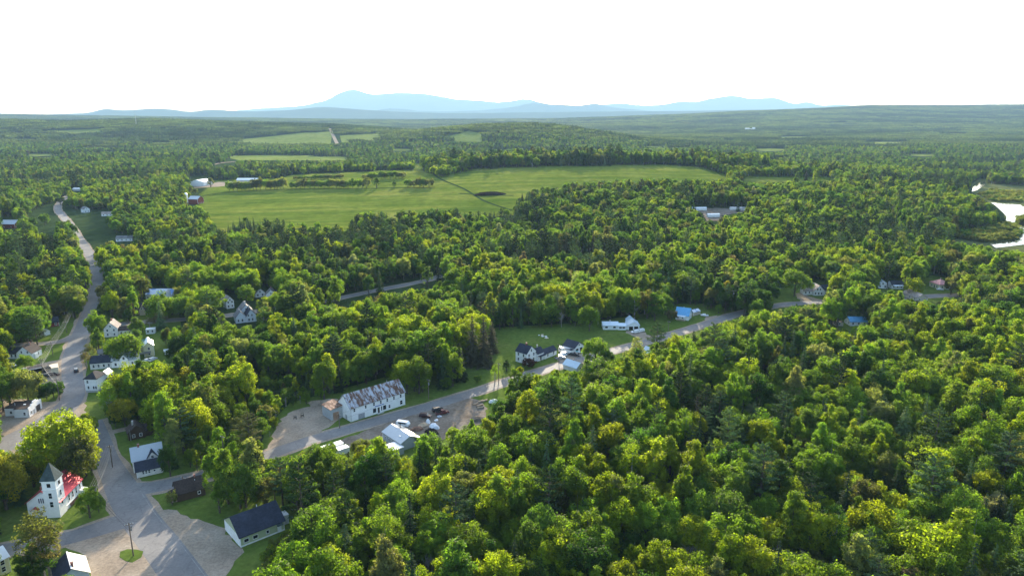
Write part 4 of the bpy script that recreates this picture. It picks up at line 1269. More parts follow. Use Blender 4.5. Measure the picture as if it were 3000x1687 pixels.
def corner_house_a():
    o, L = place('house', (-30, 1705), (42, 1668), 'cream house with bright roofs cut by the bottom left corner', 'house')
    block(o, 5.2, 5.0, 4.6, 2.2, 'u', 'cream_siding', 'white_metal_roof', 0, 0, .3)
    block(o, 4.6, 3.2, 2.7, 1.4, 'u', 'cream_siding', 'white_metal_roof', 1.0, 5.02, .3)
    wins(o, 'F', (5.2, 5), (1.2, 3.6), 1.0); wins(o, 'F', (5.2, 5), (3.6,), 3.0); wins(o, 'R', (5.2, 5), (2.0,), 1.2)
corner_house_a()

def grey_gable():
    a = ground_at(197, 1621, 5.6)
    th = math.radians(38)
    o = empty('gabled_house', (a.x - (3.6 * math.cos(th) - 8.4 * math.sin(th)), a.y - (3.6 * math.sin(th) + 8.4 * math.cos(th)), 0), th); tag(o, 'house with grey metal roof, darker left slope, at the bottom edge, left of the gravel', 'house')
    L, W = 7.2, 8.4
    w, ro = block(o, L, W, 3.2, 2.6, 'v', 'pale_blue_siding', 'grey_metal_roof', 0, 0, .4)
    fix(part('roof_slope', prism([(-.46, 3.02 - .02), (L / 2 - .04, 5.98), (L / 2 - .04, 6.05), (-.46, 3.09)], 'y', -.41, W + .41), 'navy_shingles', o, 'dark left roof slope'))  # thin darker layer over the left slope only
    part('ridge_cap', boxes([(L / 2 - .18, L / 2 + .18, -.42, W + .42, 6.01, 6.1)]), 'trim', ro)
    chimney(o, L / 2 + .3, 1.2, 5.2, 6.8, .6)
    wins(o, 'R', (L, W), (2, 5.5), 1.0); wins(o, 'B', (L, W), (2, 5.2), 1.0)
grey_gable()

# ------------------------------------------------------------------ along the side road
def long_store():
    o, L = place('long_store', (1028, 1236), (1187, 1185), 'long white two-storey old store with rusty metal roof', 'store')
    W, e, r = 9.6, 5.9, 4.2
    w, ro = block(o, L, W, e, r, 'u', 'white_siding', 'rusty_roof', over=.4)
    d = (L, W)
    n = 7
    us = [L * k for k in (.07, .27, .42, .545, .665, .79, .92)]
    wins(o, 'F', d, us, 3.9, .75, 1.35)
    opening(o, 'F', d, L * .19, -.1, 3.0, 2.5, kind='garage_door', pane='door_grey')
    for u in (.425, .61): opening(o, 'F', d, L * u, .8, 1.5, 1.9, sash=False)
    opening(o, 'F', d, L * .50, .2, 1.0, 2.4, kind='door', pane='door_dark'); opening(o, 'F', d, L * .555, .8, .5, 1.9, sash=False)
    part('shop_sign', boxes([(L * .435, L * .6, -.14, -.02, 3.25, 3.55)]), 'blue_paint', o, 'narrow blue sign board above the shop door')
    part('door_step', boxes([(L * .46, L * .58, -1.0, -.02, -.3, .15)]), 'concrete', o)
    opening(o, 'F', d, L * .70, .9, .8, 1.3); opening(o, 'F', d, L * .925, .8, 1.2, 1.7)
    opening(o, 'L', d, 3.4, -.1, 1.6, 2.2, kind='door', pane='door_grey', x0=0)
    part('downspout', tube([(.2, -.1, .1), (.2, -.1, e - .2)], [.06, .06], 6), 'steel', w)
    # open grey lean-to behind the left gable
    y0 = 6.4
    fix(part('leanto_wall', ([(-5.0, y0, -.5), (-5.0, y0, 4.6), (-.02, y0, 4.6), (-.02, y0, -.5), (-5.0, y0 + .2, -.5), (-5.0, y0 + .2, 4.6), (-.02, y0 + .2, 4.6), (-.02, y0 + .2, -.5), (-4.2, y0, -.5), (-4.2, y0, 3.2), (-1.4, y0, 3.2), (-1.4, y0, -.5), (-4.2, y0 + .2, -.5), (-4.2, y0 + .2, 3.2), (-1.4, y0 + .2, 3.2), (-1.4, y0 + .2, -.5)],
        [(0, 1, 9, 8), (1, 2, 10, 9), (2, 3, 11, 10), (4, 12, 13, 5), (5, 13, 14, 6), (6, 14, 15, 7), (8, 9, 13, 12), (9, 10, 14, 13), (10, 11, 15, 14), (0, 4, 5, 1), (1, 5, 6, 2), (2, 6, 7, 3)]), 'grey_siding', o, 'grey end wall of the lean-to with a wide opening'))
    part('leanto_side', boxes([(-5.0, -4.85, y0 + .21, y0 + 7.5, -.5, 4.2)]), 'grey_siding', o)
    part('leanto_back', boxes([(-4.84, -.03, y0 + 7.3, y0 + 7.5, -.5, 4.4)]), 'inside_dark', o)
    fix(part('leanto_roof', prism([(-5.4, 4.55), (0.3, 5.4), (0.3, 5.52), (-5.4, 4.67)], 'y', y0 - .4, y0 + 7.8), 'rust_roof', o))
    part('vent_pipe', tube([(L * .8, W / 2 + .6, e + r - .8), (L * .8, W / 2 + .6, e + r + .9)], [.1, .1], 6), 'steel', ro)
long_store()

def workshop():
    a, b = ground_at(1121, 1264, 3.2), ground_at(1162, 1291, 3.2)
    d = b - a
    o = empty('workshop', (a.x, a.y, 0), math.atan2(d.y, d.x)); tag(o, 'pale metal roofed workshop with low flat roofed extension among trees', 'workshop')
    L = 13.0; W = 8.0
    o.rotation_euler[2] += 0.0
    w, ro = block(o, L, W, 3.2, 1.8, 'u', 'grey_siding', 'pale_metal_roof', 0, 0, .35)
    block(o, 5.8, 8.4, 2.6, .55, 'gable', 'grey_siding', 'white_metal_roof', L * .72, -8.42, .3, 'flat')
    part('stove_pipe', tube([(4.2, W / 2 + 1.2, 4.0), (4.2, W / 2 + 1.2, 6.9)], [.16, .16], 8), 'inside_dark', ro)
    part('roof_hatch', boxes([(9.0, 9.9, 1.6, 2.0, 3.95, 4.45)]), 'trim', ro)
    wins(o, 'F', (L, W), (2.2, 4.6, 6.8), .9, .7, 1.2); opening(o, 'L', (L, W), 3.4, -.1, 3.0, 2.6, kind='garage_door', pane='door_grey')
workshop()

def farmhouse():
    o, L = place('farmhouse', (1511, 1058), (1543, 1068), 'white farmhouse with navy shingle roof and low wing beside the meadow', 'house')
    W, e, r = 6.9, 5.6, 3.0
    w, ro = block(o, L, W, e, r, 'u', 'white_siding', 'navy_shingles', over=.35)
    d = (L, W)
    for z in (1.0, 3.6): wins(o, 'F', d, (L * .25, L * .72), z, .95, 1.4)
    for z in (1.0, 3.6): wins(o, 'R', d, (1.7, 5.2), z, .95, 1.4)
    opening(o, 'R', d, 3.45, 5.9, .95, 1.3)
    chimney(ro, L * .55, W / 2, e + r - .3, e + r + 1.1, .7)
    block(o, 5.0, 5.0, 4.0, 2.1, 'v', 'white_siding', 'navy_shingles', L * .45, W + .01, .3)
    block(o, 4.6, 9.5, 2.7, 1.7, 'v', 'white_siding', 'navy_shingles', L * .55, W + 5.02, .35)
    wins(o, 'R', (4.6, 9.5), (2.6, 7.2), .9, .8, 1.4, x0=L * .55, y0=W + 5.02)
    opening(o, 'R', (5, 5), 2.6, .2, 1.0, 2.1, kind='door', pane='door_dark', x0=L * .45, y0=W + .01)
    fix(part('porch_roof', prism([(L + .02, 2.95), (L + 2.2, 2.45), (L + 2.2, 2.57), (L + .02, 3.07)], 'y', W + .5, W + 5.5), 'navy_shingles', o))
    for y in (W + .6, W + 2.9, W + 5.2): part('porch_post', boxes([(L + 2.0, L + 2.1, y, y + .1, -.3, 2.45)]), 'trim', o)
    chimney(o, L * .7, W + 3.5, 5.4, 7.2, .5, 'concrete')
farmhouse()

def farm_garage():
    o, L = place('garage', (1683, 1036), (1709, 1026), 'white two-bay garage with navy roof beside the farmhouse drive', 'garage')
    W = 7.6
    w, ro = block(o, L, W, 3.0, 2.3, 'v', 'white_siding', 'navy_shingles', over=.4)
    block(o, 2.4, W - .6, 2.2, .7, 'u', 'white_siding', 'navy_shingles', -2.42, .3, .2, 'flat')
    for u in (L * .28, L * .74): opening(o, 'F', (L, W), u, -.1, 2.2, 2.3, kind='garage_door', pane='inside_dark')
    V, Fc = [], []
    for k in range(14):
        t = 2 * math.pi * k / 14; V.append((L / 2 + .42 * math.cos(t), -.06, 3.9 + .42 * math.sin(t)))
    part('gable_vent', (V, [tuple(range(14))]), 'dark_trim', o, 'round dark vent in the gable')
farm_garage()

def roadside_shed():
    a = ground_at(1650, 1066, 2.6)
    o = empty('roadside_shed', (a.x, a.y, 0), math.radians(-46)); tag(o, 'grey-blue roofed shed at the road edge in front of the farmhouse drive', 'shed')
    block(o, 8.4, 5.6, 2.6, 2.0, 'u', 'old_white_siding', 'light_blue_roof', 0, 0, .35)
    wins(o, 'R', (8.4, 5.6), (2.8,), 1.0); opening(o, 'L', (8.4, 5.6), 2.8, 0, 2.2, 2.2, kind='garage_door', pane='door_grey')
    chimney(o, 4.0, 2.9, 4.2, 5.2, .4)
roadside_shed()

def ranch():
    o, L = place('ranch_house', (1767, 966), (1811, 966), 'low pale blue ranch house with attached two-bay garage', 'house')
    block(o, L, 7.0, 2.6, 1.2, 'u', 'pale_blue_siding', 'light_blue_roof', 0, 0, .4)
    block(o, 4.4, 5.4, 2.4, .9, 'u', 'pale_blue_siding', 'light_blue_roof', L + .01, -.6, .3)
    block(o, 6.6, 8.0, 2.8, 1.9, 'v', 'pale_blue_siding', 'light_blue_roof', L + 5.4, -.3, .4)
    block(o, 4.5, 4.0, 3.2, 1.9, 'v', 'pale_blue_siding', 'light_blue_roof', L + 6.0, 7.75, .3)
    part('breezeway', boxes([(L + 4.42, L + 5.39, .2, 4.0, -.5, 2.2)]), 'pale_blue_siding', o)
    wins(o, 'F', (L, 7), (L * .22, L * .75), 1.0, 1.5, 1.1, sash=False); wins(o, 'F', (4.4, 5.4), (1.2, 3.0), 1.0, 1.5, 1.0, x0=L + .01, y0=-.6, sash=False)
    for u in (1.85, 4.75): opening(o, 'F', (6.6, 8), u, -.1, 2.3, 2.2, kind='garage_door', pane='inside_dark', x0=L + 5.4, y0=-.3)
    chimney(o, L * .5, 3.6, 3.4, 4.7, .5, 'concrete')
ranch()

def blue_house():
    o, L = place('blue_roofed_house', (1981, 935), (2012, 939), 'white house with bright blue roof and small porch above the road', 'house')
    L *= 1.05; W = 8.0
    block(o, L + 1.2, W, 3.0, 3.6, 'u', 'white_siding', 'blue_metal_roof', -.6, 0, .45)
    fix(part('porch_roof', prism([(-2.1, 2.35), (0.0, 2.9), (0.0, 3.02), (-2.1, 2.47)], 'x', .6, L * .85), 'light_blue_roof', o))
    for x in (.8, L * .8): part('porch_post', boxes([(x, x + .1, -2.0, -1.9, -.3, 2.35)]), 'trim', o)
    part('porch_deck', boxes([(.6, L * .85, -2.1, -.02, -.3, .35)]), 'bare_wood', o)
    d = (L + 1.2, W)
    wins(o, 'R', d, (2.0, 5.6), .9, x0=-.6); opening(o, 'R', d, 4.0, 3.6, .9, 1.3, x0=-.6); wins(o, 'F', d, (1.6, 4.4), .9, x0=-.6)
    part('vent_pipe', tube([(L * .5, W / 2, 6.3), (L * .5, W / 2, 7.2)], [.12, .12], 6), 'trim', o)
blue_house()

def blue_shed():
    o, L = place('storage_shed', (2038, 924), (2050, 921), 'small blue metal storage shed behind the blue roofed house', 'shed')
    block(o, 6.2, 4.2, 2.2, 1.0, 'u', 'tan_siding', 'patched_metal_roof', -2, 0, .25)
    opening(o, 'R', (6.2, 4.2), 2.1, 0, 1.8, 1.9, kind='door', pane='door_grey', x0=-2)
blue_shed()

def hidden_shed():
    a = ground_at(1912, 1050)
    o = empty('small_house', (a.x, a.y, 0), math.radians(35)); tag(o, 'small grey-blue gabled house half hidden behind the roadside pine', 'house')
    block(o, 6.5, 5.0, 3.0, 2.4, 'v', 'grey_siding', 'light_blue_roof', -3, 0, .3)
    block(o, 5.0, 4.0, 2.3, 1.4, 'u', 'grey_siding', 'grey_shingles', 3.6, -1.5, .3)
    opening(o, 'F', (6.5, 5), 3.2, 3.2, .7, .9, x0=-3); opening(o, 'F', (6.5, 5), 1.8, .9, .8, 1.2, x0=-3)
hidden_shed()

def cape():
    o, L = place('cape_house', (2383, 866), (2415, 866), 'white gabled house with tan roof right of the round yard tree', 'house')
    W = 9.0
    block(o, L, W, 3.4, 3.4, 'v', 'white_siding', 'tan_shingles', 0, 0, .4)
    block(o, 6.0, 6.0, 2.8, 2.4, 'u', 'white_siding', 'tan_shingles', -6.02, 2.0, .3)
    block(o, 5.0, 7.0, 3.0, 3.0, 'u', 'white_siding', 'navy_shingles', L + .02, 3.0, .3)
    wins(o, 'F', (L, W), (1.3, 3.4, 5.4), .9, .9, 1.3); wins(o, 'F', (L, W), (2.5, 4.3), 3.7, .8, 1.3); wins(o, 'L', (L, W), (1.2,), 1.0)
    wins(o, 'F', (6, 6), (1.5, 4), 1.0, x0=-6.02, y0=2.0)
cape()

def simple_house(name, A, B, label, cat, W, e, r, ridge='u', wall='white_siding', roof='navy_shingles', style='gable', over=.35, win=2, rows=1, doors=0, dx=0.0, chim=False, L=None, extra=None, gablewin=True):
    o, LL = place(name, A, B, label, cat)
    L = L or LL
    w, ro = block(o, L, W, e, r, ridge, wall, roof, dx, 0, over, style)
    for k in range(rows):
        if win: wins(o, 'F', (L, W), [L * (i + .5) / win for i in range(win)], .9 + 2.6 * k, min(.95, L / win * .4), 1.25, x0=dx)
    sd = max(1, int(W / 3.2))
    for k in range(rows):
        wins(o, 'R', (L, W), [W * (i + .5) / sd for i in range(sd)], .9 + 2.6 * k, .85, 1.2, x0=dx)
        wins(o, 'L', (L, W), [W * (i + .5) / sd for i in range(sd)], .9 + 2.6 * k, .85, 1.2, x0=dx)
    if ridge == 'v' and gablewin and r > 2: opening(o, 'F', (L, W), L / 2, e + .15, .8, 1.1, x0=dx)
    if doors: opening(o, 'F', (L, W), L * .5, 0, 1.0, 2.1, kind='door', pane='door_dark', x0=dx)
    if chim: chimney(ro, L * .5 + dx, W / 2, e + r - .4, e + r + 1.0, .6)
    if extra: extra(o, L, W)
    return o
SH = simple_house
# right side, beyond the wood
SH('small_house', (2585, 845), (2600, 846), 'small pale blue gabled cottage, left one of a pair under dark woods', 'house', 6.5, 2.8, 2.2, 'v', 'white_siding', 'light_blue_roof', dx=-3.2, L=6.5)
SH('house', (2612, 846), (2646, 846), 'low house with grey-blue roof, right one of a pair under dark woods', 'house', 7.0, 2.8, 2.4, 'u', 'white_siding', 'navy_shingles', win=3, extra=lambda o, L, W: fix(part('porch_roof', prism([(-2.0, 2.3), (0, 2.8), (0, 2.9), (-2.0, 2.4)], 'x', .5, L - .5), 'light_blue_roof', o)))
SH('long_cottage', (2644, 866), (2686, 884), 'long brown-grey roofed cottage behind the bright round yard tree', 'house', 7.0, 2.6, 2.4, 'u', 'tan_siding', 'tan_shingles', win=3)
SH('hip_roofed_house', (2722, 838), (2750, 847), 'cream house with pink-red hipped roof and a white car outside', 'house', 9.0, 3.2, 2.8, 'u', 'cream_siding', 'pink_metal_roof', 'hip', .5, 2, 1, 1, chim=True, L=9.5)
SH('shed', (2773, 848), (2783, 848), 'small white shed just right of the pink roofed house', 'shed', 3.0, 2.4, .8, 'u', 'white_siding', 'white_metal_roof', win=1)
SH('blue_roofed_shed', (2490, 955), (2540, 955), 'low building with bright blue roof buried in trees on the right', 'shed', 7.0, 2.6, 2.0, 'u', 'white_siding', 'blue_metal_roof', win=3)
SH('flat_shed', (2448, 955), (2470, 955), 'dark flat roofed lean-to left of the buried blue roof', 'shed', 4.0, 2.3, .5, 'u', 'tan_siding', 'brown_shingles', 'flat', win=1)

# ------------------------------------------------------------------ main street, left side
def street_garage():
    o, L = place('street_garage', (43, 1224), (87, 1222), 'white flat roofed street garage with stepped parapet front', 'garage')
    W = 9.6
    part('wall', boxes([(0, L, 0, W, -.6, 3.6)]), 'white_siding', o)
    part('side_wall', boxes([(-4.6, -.01, 2.2, W, -.6, 3.3)]), 'white_siding', o)
    part('roof', boxes([(-.05, L - .3, -.05, W + .05, 3.602, 3.75)]), 'brown_shingles', o)
    part('roof', boxes([(-4.65, -.06, 2.15, W + .05, 3.302, 3.42)]), 'brown_shingles', o)
    st = [(0, 4.1), (2.0, 4.1), (2.0, 4.7), (3.4, 4.7), (3.4, 5.4), (6.2, 5.4), (6.2, 4.7), (7.6, 4.7), (7.6, 4.1), (W, 4.1)]
    fix(part('parapet', prism([(0, -.6)] + st[0:] + [(W, -.6)], 'x', L - .28, L + .06), 'white_siding', o, 'stepped white parapet facing the street'))
    d = (L, W)
    opening(o, 'R', d, 6.6, -.1, 3.2, 2.8, kind='garage_door', pane='door_dark', x0=.07); opening(o, 'R', d, 3.4, 0, 1.0, 2.1, kind='door', pane='door_grey', x0=.07); opening(o, 'R', d, 1.6, 1.0, .9, 1.1, x0=.07)
    opening(o, 'F', d, L * .7, 1.0, .8, 1.2); opening(o, 'F', (4.6, W), 2.3, 1.0, .8, 1.1, x0=-4.6, y0=2.2)
    part('roof_vent', boxes([(L * .3, L * .3 + .8, 4.0, 4.7, 3.76, 4.1)]), 'trim', o); part('vent_pipe', tube([(-2, 5, 3.4), (-2, 5, 4.5)], [.14, .14], 8), 'concrete', o)
street_garage()

def lawn_house():
    o, L = place('white_house', (51, 1053), (95, 1053), 'white gabled house with dark side wing on the sunny corner lawn', 'house')
    W = 7.5
    block(o, L, W, 3.4, 3.2, 'v', 'white_siding', 'brown_shingles', 0, 0, .35)
    block(o, 7.5, 5.5, 2.7, 2.4, 'u', 'white_siding', 'black_shingles', -7.52, 1.2, .3)
    wins(o, 'F', (L, W), (L * .35, L * .75), 3.3, .8, 1.1); wins(o, 'F', (L, W), (L * .25, L * .8), .9); wins(o, 'R', (L, W), (2, 5), .9)
    wins(o, 'F', (7.5, 5.5), (1.5, 4, 6), .9, x0=-7.52, y0=1.2)
    part('bay_window', boxes([(L + .02, L + .9, 1.2, 3.6, -.3, 2.6)]), 'white_siding', o)
    chimney(o, L * .55, W * .6, 5.5, 7.6, .6)
lawn_house()
SH('brick_cottage', (138, 960), (158, 957), 'small reddish cottage with dark roof on the sunny lawn by the road', 'house', 5.5, 2.6, 2.4, 'u', 'red_boards', 'navy_shingles', win=2, L=6)
SH('shed', (131, 984), (139, 982), 'narrow white shed with a sunlit end wall beside the roadside pine', 'shed', 4.0, 2.2, 1.2, 'v', 'white_siding', 'white_metal_roof', win=0, L=3.0, gablewin=False)
SH('long_shed', (128, 930), (190, 921), 'long low grey building behind the reddish cottage', 'shed', 5.0, 2.2, 1.2, 'u', 'grey_siding', 'grey_metal_roof', win=4)
SH('cottage', (-14, 1000), (8, 996), 'white cottage with grey roof cut by the left edge', 'house', 6.0, 2.8, 2.4, 'u', 'white_siding', 'grey_shingles', win=1)
SH('shed', (21, 992), (30, 990), 'tiny white shed under the tall yard trees at left', 'shed', 2.6, 1.9, .8, 'v', 'white_siding', 'grey_shingles', win=0, L=2.6, gablewin=False)
def open_shed():
    o, L = place('open_shed', (88, 1098), (108, 1094), 'open fronted dark shed with pale roof edge in the cluttered yard', 'shed')
    L = 5.0
    part('wall', boxes([(0, .15, 0, 4, -.3, 2.5), (L - .15, L, 0, 4, -.3, 2.5), (.151, L - .151, 3.85, 4, -.3, 2.5)]), 'dark_boards', o)
    part('roof', boxes([(-.3, L + .3, -.3, 4.3, 2.502, 2.7)]), 'black_shingles', o)
    part('fascia', boxes([(-.32, L + .32, -.36, -.31, 2.45, 2.75)]), 'trim', o)
    part('beam', boxes([(-8, -.35, 3.9, 4.1, 2.2, 2.7)]), 'trim', o)
open_shed()

# ------------------------------------------------------------------ main street, right side
def tower_house():
    o, L = place('street_house', (253, 1149), (287, 1149), 'white two-storey house with black hipped roof at the street bend', 'house')
    W = 7.0
    block(o, L, W, 6.2, 2.6, 'u', 'white_siding', 'black_shingles', 0, 0, .45, 'hip')
    part('foundation', boxes([(-.05, L + .05, -.05, W + .05, -.6, .9)]), 'concrete', o)
    d = (L, W)
    opening(o, 'F', d, 1.3, 1.6, .8, 1.3); opening(o, 'F', d, 3.6, 1.6, .7, 1.3); opening(o, 'F', d, 4.6, 1.6, .7, 1.3); opening(o, 'F', d, 1.2, 4.3, .8, 1.2)
    wins(o, 'L', d, (1.7, 5), 1.6); wins(o, 'L', d, (1.7, 5), 4.2)
    part('downspout', tube([(-.1, .1, .2), (-.1, .1, 6.6)], [.07, .07], 6), 'trim', o)
    block(o, 3.4, 4.0, 5.6, 1.6, 'v', 'white_siding', 'white_metal_roof', L * .55, W + .02, .25)
    block(o, 8.5, 5.0, 3.4, 1.6, 'u', 'old_white_siding', 'brown_shingles', L + .5, W - 1.0, .3)
tower_house()
def row_building():
    o, L = place('row_building', (266, 1083), (400, 1072), 'low row with navy roof joined to a white metal roofed house with dormer', 'house')
    a = L * .47
    block(o, a, 8.0, 3.2, 2.4, 'u', 'old_white_siding', 'navy_shingles', 0, 0, .35)
    block(o, L - a - .02, 8.0, 3.6, 2.9, 'u', 'white_siding', 'pale_metal_roof', a + .02, 0, .35)
    block(o, 3.6, 4.2, 4.2, 2.0, 'v', 'white_siding', 'pale_metal_roof', a + (L - a) * .35, -.5, .25)
    opening(o, 'F', (3.6, 4.2), 1.8, 4.0, .9, 1.3, x0=a + (L - a) * .35, y0=-.5)
    wins(o, 'F', (a, 8), [a * k for k in (.15, .38, .62, .85)], 1.0); wins(o, 'F', (L - a, 8), ((L - a) * .15, (L - a) * .85), 1.0, x0=a)
    chimney(o, L * .8, 4, 6, 7.4, .6); chimney(o, L - .6, 3.5, 5.5, 7.0, .5, 'concrete')
    block(o, 5.5, 3.5, 2.6, .7, 'u', 'grey_siding', 'grey_shingles', 3.0, 8.02, .25, 'flat')
row_building()
SH('ruined_shed', (290, 1050), (318, 1046), 'grey weathered shed between the navy roofed row and the big maple', 'shed', 5.5, 2.6, 1.2, 'u', 'old_white_siding', 'grey_shingles', win=2)
def yellow_house():
    o, L = place('yellow_house', (424, 1046), (452, 1042), 'cream yellow house with teal metal roof and bright sunlit slope', 'house')
    W = 9.0
    block(o, 4.6, W, 5.6, 2.0, 'v', 'cream_siding', 'white_metal_roof', 0, 0, .3)  # brightness of the sunlit slope put into a white roof colour
    block(o, 9.5, 6.0, 4.4, 2.6, 'u', 'cream_siding', 'green_metal_roof', -6.0, W * .55, .35)
    for z in (.9, 3.5): wins(o, 'F', (4.6, W), (2.3,), z)
    for z in (.9, 3.5): wins(o, 'L', (4.6, W), (1.8,), z)
    wins(o, 'R', (4.6, W), (2.0, 5.0), .9)
    fix(part('porch_roof', prism([(-2.0, 2.3), (0, 2.75), (0, 2.87), (-2.0, 2.42)], 'x', -2.6, 3.0), 'grey_shingles', o))
yellow_house()
def old_house():
    o, L = place('old_house', (307, 988), (346, 985), 'faded old white two-storey house with attic window in its gable', 'house')
    W = 8.0
    w, ro = block(o, L, W, 4.9, 3.3, 'v', 'old_white_siding', 'tan_shingles', 0, 0, .4)
    d = (L, W)
    for z in (.8, 3.2): wins(o, 'F', d, (L * .25, L * .75), z, .9, 1.2)
    opening(o, 'F', d, L / 2, 5.4, .8, 1.1); wins(o, 'R', d, (2, 6), 3.0)
    block(o, 7.0, 5.0, 3.0, 1.6, 'u', 'old_white_siding', 'brown_shingles', L + .02, 1.0, .3)
    wins(o, 'F', (7, 5), (1.6, 3.6, 5.6), .8, x0=L + .02, y0=1.0)
    chimney(ro, L / 2, W * .55, 7.6, 9.2, .7)
old_house()
SH('dark_house', (398, 924), (432, 922), 'dark gabled house with pale A-shaped dormer between two trees', 'house', 7.5, 3.4, 3.4, 'u', 'dark_boards', 'black_shingles', win=3, extra=lambda o, L, W: (block(o, 3.2, 3.0, 3.6, 2.4, 'v', 'tan_siding', 'black_shingles', L * .35, -.6, .2, trim=False), opening(o, 'F', (3.2, 3), 1.6, 3.7, .7, 1.1, x0=L * .35, y0=-.6)))
SH('metal_hall', (428, 878), (504, 878), 'long hall with patched blue and silver metal roof', 'hall', 10.0, 3.6, 2.6, 'u', 'white_siding', 'patched_metal_roof', win=6, extra=lambda o, L, W: (block(o, 5.5, 5.0, 4.0, 2.2, 'v', 'white_siding', 'pale_metal_roof', L - 6.0, -1.2, .3), opening(o, 'F', (5.5, 5), 2.7, 4.0, 1.0, 1.1, x0=L - 6, y0=-1.2)))
SH('small_cabin', (390, 846), (406, 846), 'tiny pale roofed cabin above the long metal roofed hall', 'cabin', 5.0, 2.4, 1.6, 'u', 'white_siding', 'white_metal_roof', win=1)
SH('mobile_home', (428, 979), (454, 977), 'short pale mobile home with sunlit end on the grass', 'mobile home', 3.4, 2.6, .5, 'u', 'pale_blue_siding', 'white_metal_roof', 'flat', .3, 2)
SH('garden_shed', (483, 1040), (497, 1038), 'small white garden shed right of the cream yellow house', 'shed', 2.2, 1.9, .7, 'u', 'white_siding', 'white_metal_roof', win=1, gablewin=False)
SH('cottage', (645, 893), (662, 890), 'white cottage with dark porch, left of the narrow gabled house', 'house', 4.5, 2.6, 1.6, 'v', 'white_siding', 'tan_shingles', win=0, doors=1)
SH('narrow_house', (665, 905), (683, 902), 'tall narrow pale blue house with steep gable near the back road', 'house', 7.0, 4.8, 2.8, 'v', 'pale_blue_siding', 'tan_shingles', win=2, rows=2, L=4.6)
SH('gabled_cottage', (749, 872), (771, 869), 'white cottage with grey roof, left one of two matching gables', 'house', 7.0, 3.0, 3.2, 'v', 'white_siding', 'grey_shingles', win=2, L=6.2)
SH('gabled_cottage', (779, 878), (806, 876), 'white cottage with grey roof, right one of two matching gables', 'house', 8.0, 3.2, 3.4, 'v', 'white_siding', 'grey_shingles', win=2, L=7.0, chim=True)
def cross_house():
    o, L = place('cross_gabled_house', (692, 948), (752, 940), 'large grey house with several crossing gables and pale chimneys', 'house')
    block(o, L * .5, 8.0, 3.6, 3.4, 'v', 'pale_blue_siding', 'grey_shingles', 0, 0, .35)
    block(o, L * .48, 8.0, 3.8, 4.0, 'v', 'pale_blue_siding', 'navy_shingles', L * .51, -.5, .35)
    block(o, L * .7, 9.0, 4.4, 4.2, 'v', 'pale_blue_siding', 'grey_shingles', L * .28, 8.02, .35)
    wins(o, 'F', (L * .5, 8), (1.4, 3.6), .9); wins(o, 'F', (L * .48, 8), (1.4, 3.4), .9, x0=L * .51, y0=-.5); wins(o, 'F', (L * .48, 8), (1.2, 3.2), 3.6, .8, 1.1, x0=L * .51, y0=-.5)
    opening(o, 'F', (L * .7, 9), L * .35, 5.2, .9, 1.3, x0=L * .28, y0=8.02)
    chimney(o, L * .62, 10, 7.5, 10.4, .8, 'concrete'); chimney(o, L * .72, 4, 6.5, 9.0, .6, 'concrete'); chimney(o, L * .25, 3, 6, 7.6, .5, 'concrete')
cross_house()

# ------------------------------------------------------------------ far farm buildings
SH('red_barn', (552, 599), (580, 599), 'dark red barn with silver roof at the left end of the big field', 'barn', 14, 7.0, 3.5, 'u', 'red_boards', 'pale_metal_roof', win=0, gablewin=False)
def silo(px, py, h, r, label):
    g = ground_at(px, py)
    o = empty('silo', g); tag(o, label, 'silo', 'silos by the red barn')
    part('shaft', tube([(0, 0, -.5), (0, 0, h)], [r, r], 14), 'white_siding', o)
    part('dome', tube([(0, 0, h), (0, 0, h + r * .45), (0, 0, h + r * .8), (0, 0, h + r)], [r * 1.02, r * .9, r * .55, .05], 14), 'white_metal_roof', o)
silo(546, 594, 11, 2.6, 'taller pale domed silo directly left of the red barn'); silo(538, 594, 9, 2.4, 'shorter pale domed silo, left of the taller one')
SH('metal_shed', (558, 546), (597, 546), 'large white metal farm building above the red barn', 'barn', 26, 7.0, 4.0, 'v', 'white_siding', 'white_metal_roof', win=0, gablewin=False)
SH('long_barn', (693, 533), (752, 531), 'long low white roofed barn behind the hedge on the hill', 'barn', 14, 3.4, 2.4, 'u', 'grey_siding', 'white_metal_roof', win=0, gablewin=False)
SH('old_barn', (2, 669), (44, 669), 'dark barn with shiny metal roof at the left edge among trees', 'barn', 12, 4.6, 3.6, 'u', 'red_boards', 'pale_metal_roof', win=2)
SH('farm_house', (340, 708), (388, 706), 'long pale house half hidden by trees right of the main street', 'house', 8, 2.8, 2.2, 'u', 'white_siding', 'grey_shingles', win=4)
SH('farm_house', (247, 624), (264, 622), 'small blue-grey house by the yellowish tree near the far bend', 'house', 8, 4.5, 2.8, 'v', 'pale_blue_siding', 'grey_shingles', win=2)
SH('farm_house', (298, 634), (330, 632), 'low pale house among bushes right of the far bend', 'house', 8, 2.8, 2.0, 'u', 'white_siding', 'tan_shingles', win=3)
SH('shed', (213, 560), (233, 560), 'small white shed at the far end of the main street', 'shed', 8, 3.4, 1.4, 'u', 'white_siding', 'white_metal_roof', win=0)
SH('forest_cabin', (768, 700), (784, 699), 'pale roofed cabin glimpsed between dark conifers below the field', 'cabin', 7, 2.8, 2.0, 'u', 'white_siding', 'white_metal_roof', win=1)
SH('long_trailer', (2020, 618), (2070, 617), 'long blue-grey trailer shed in the forest clearing, the farthest left one', 'shed', 5, 3.0, .8, 'u', 'pale_blue_siding', 'light_blue_roof', win=0)
SH('long_trailer', (2074, 637), (2108, 636), 'white trailer shed in the forest clearing, the nearest one', 'shed', 5, 3.0, .8, 'u', 'white_siding', 'white_metal_roof', win=0)
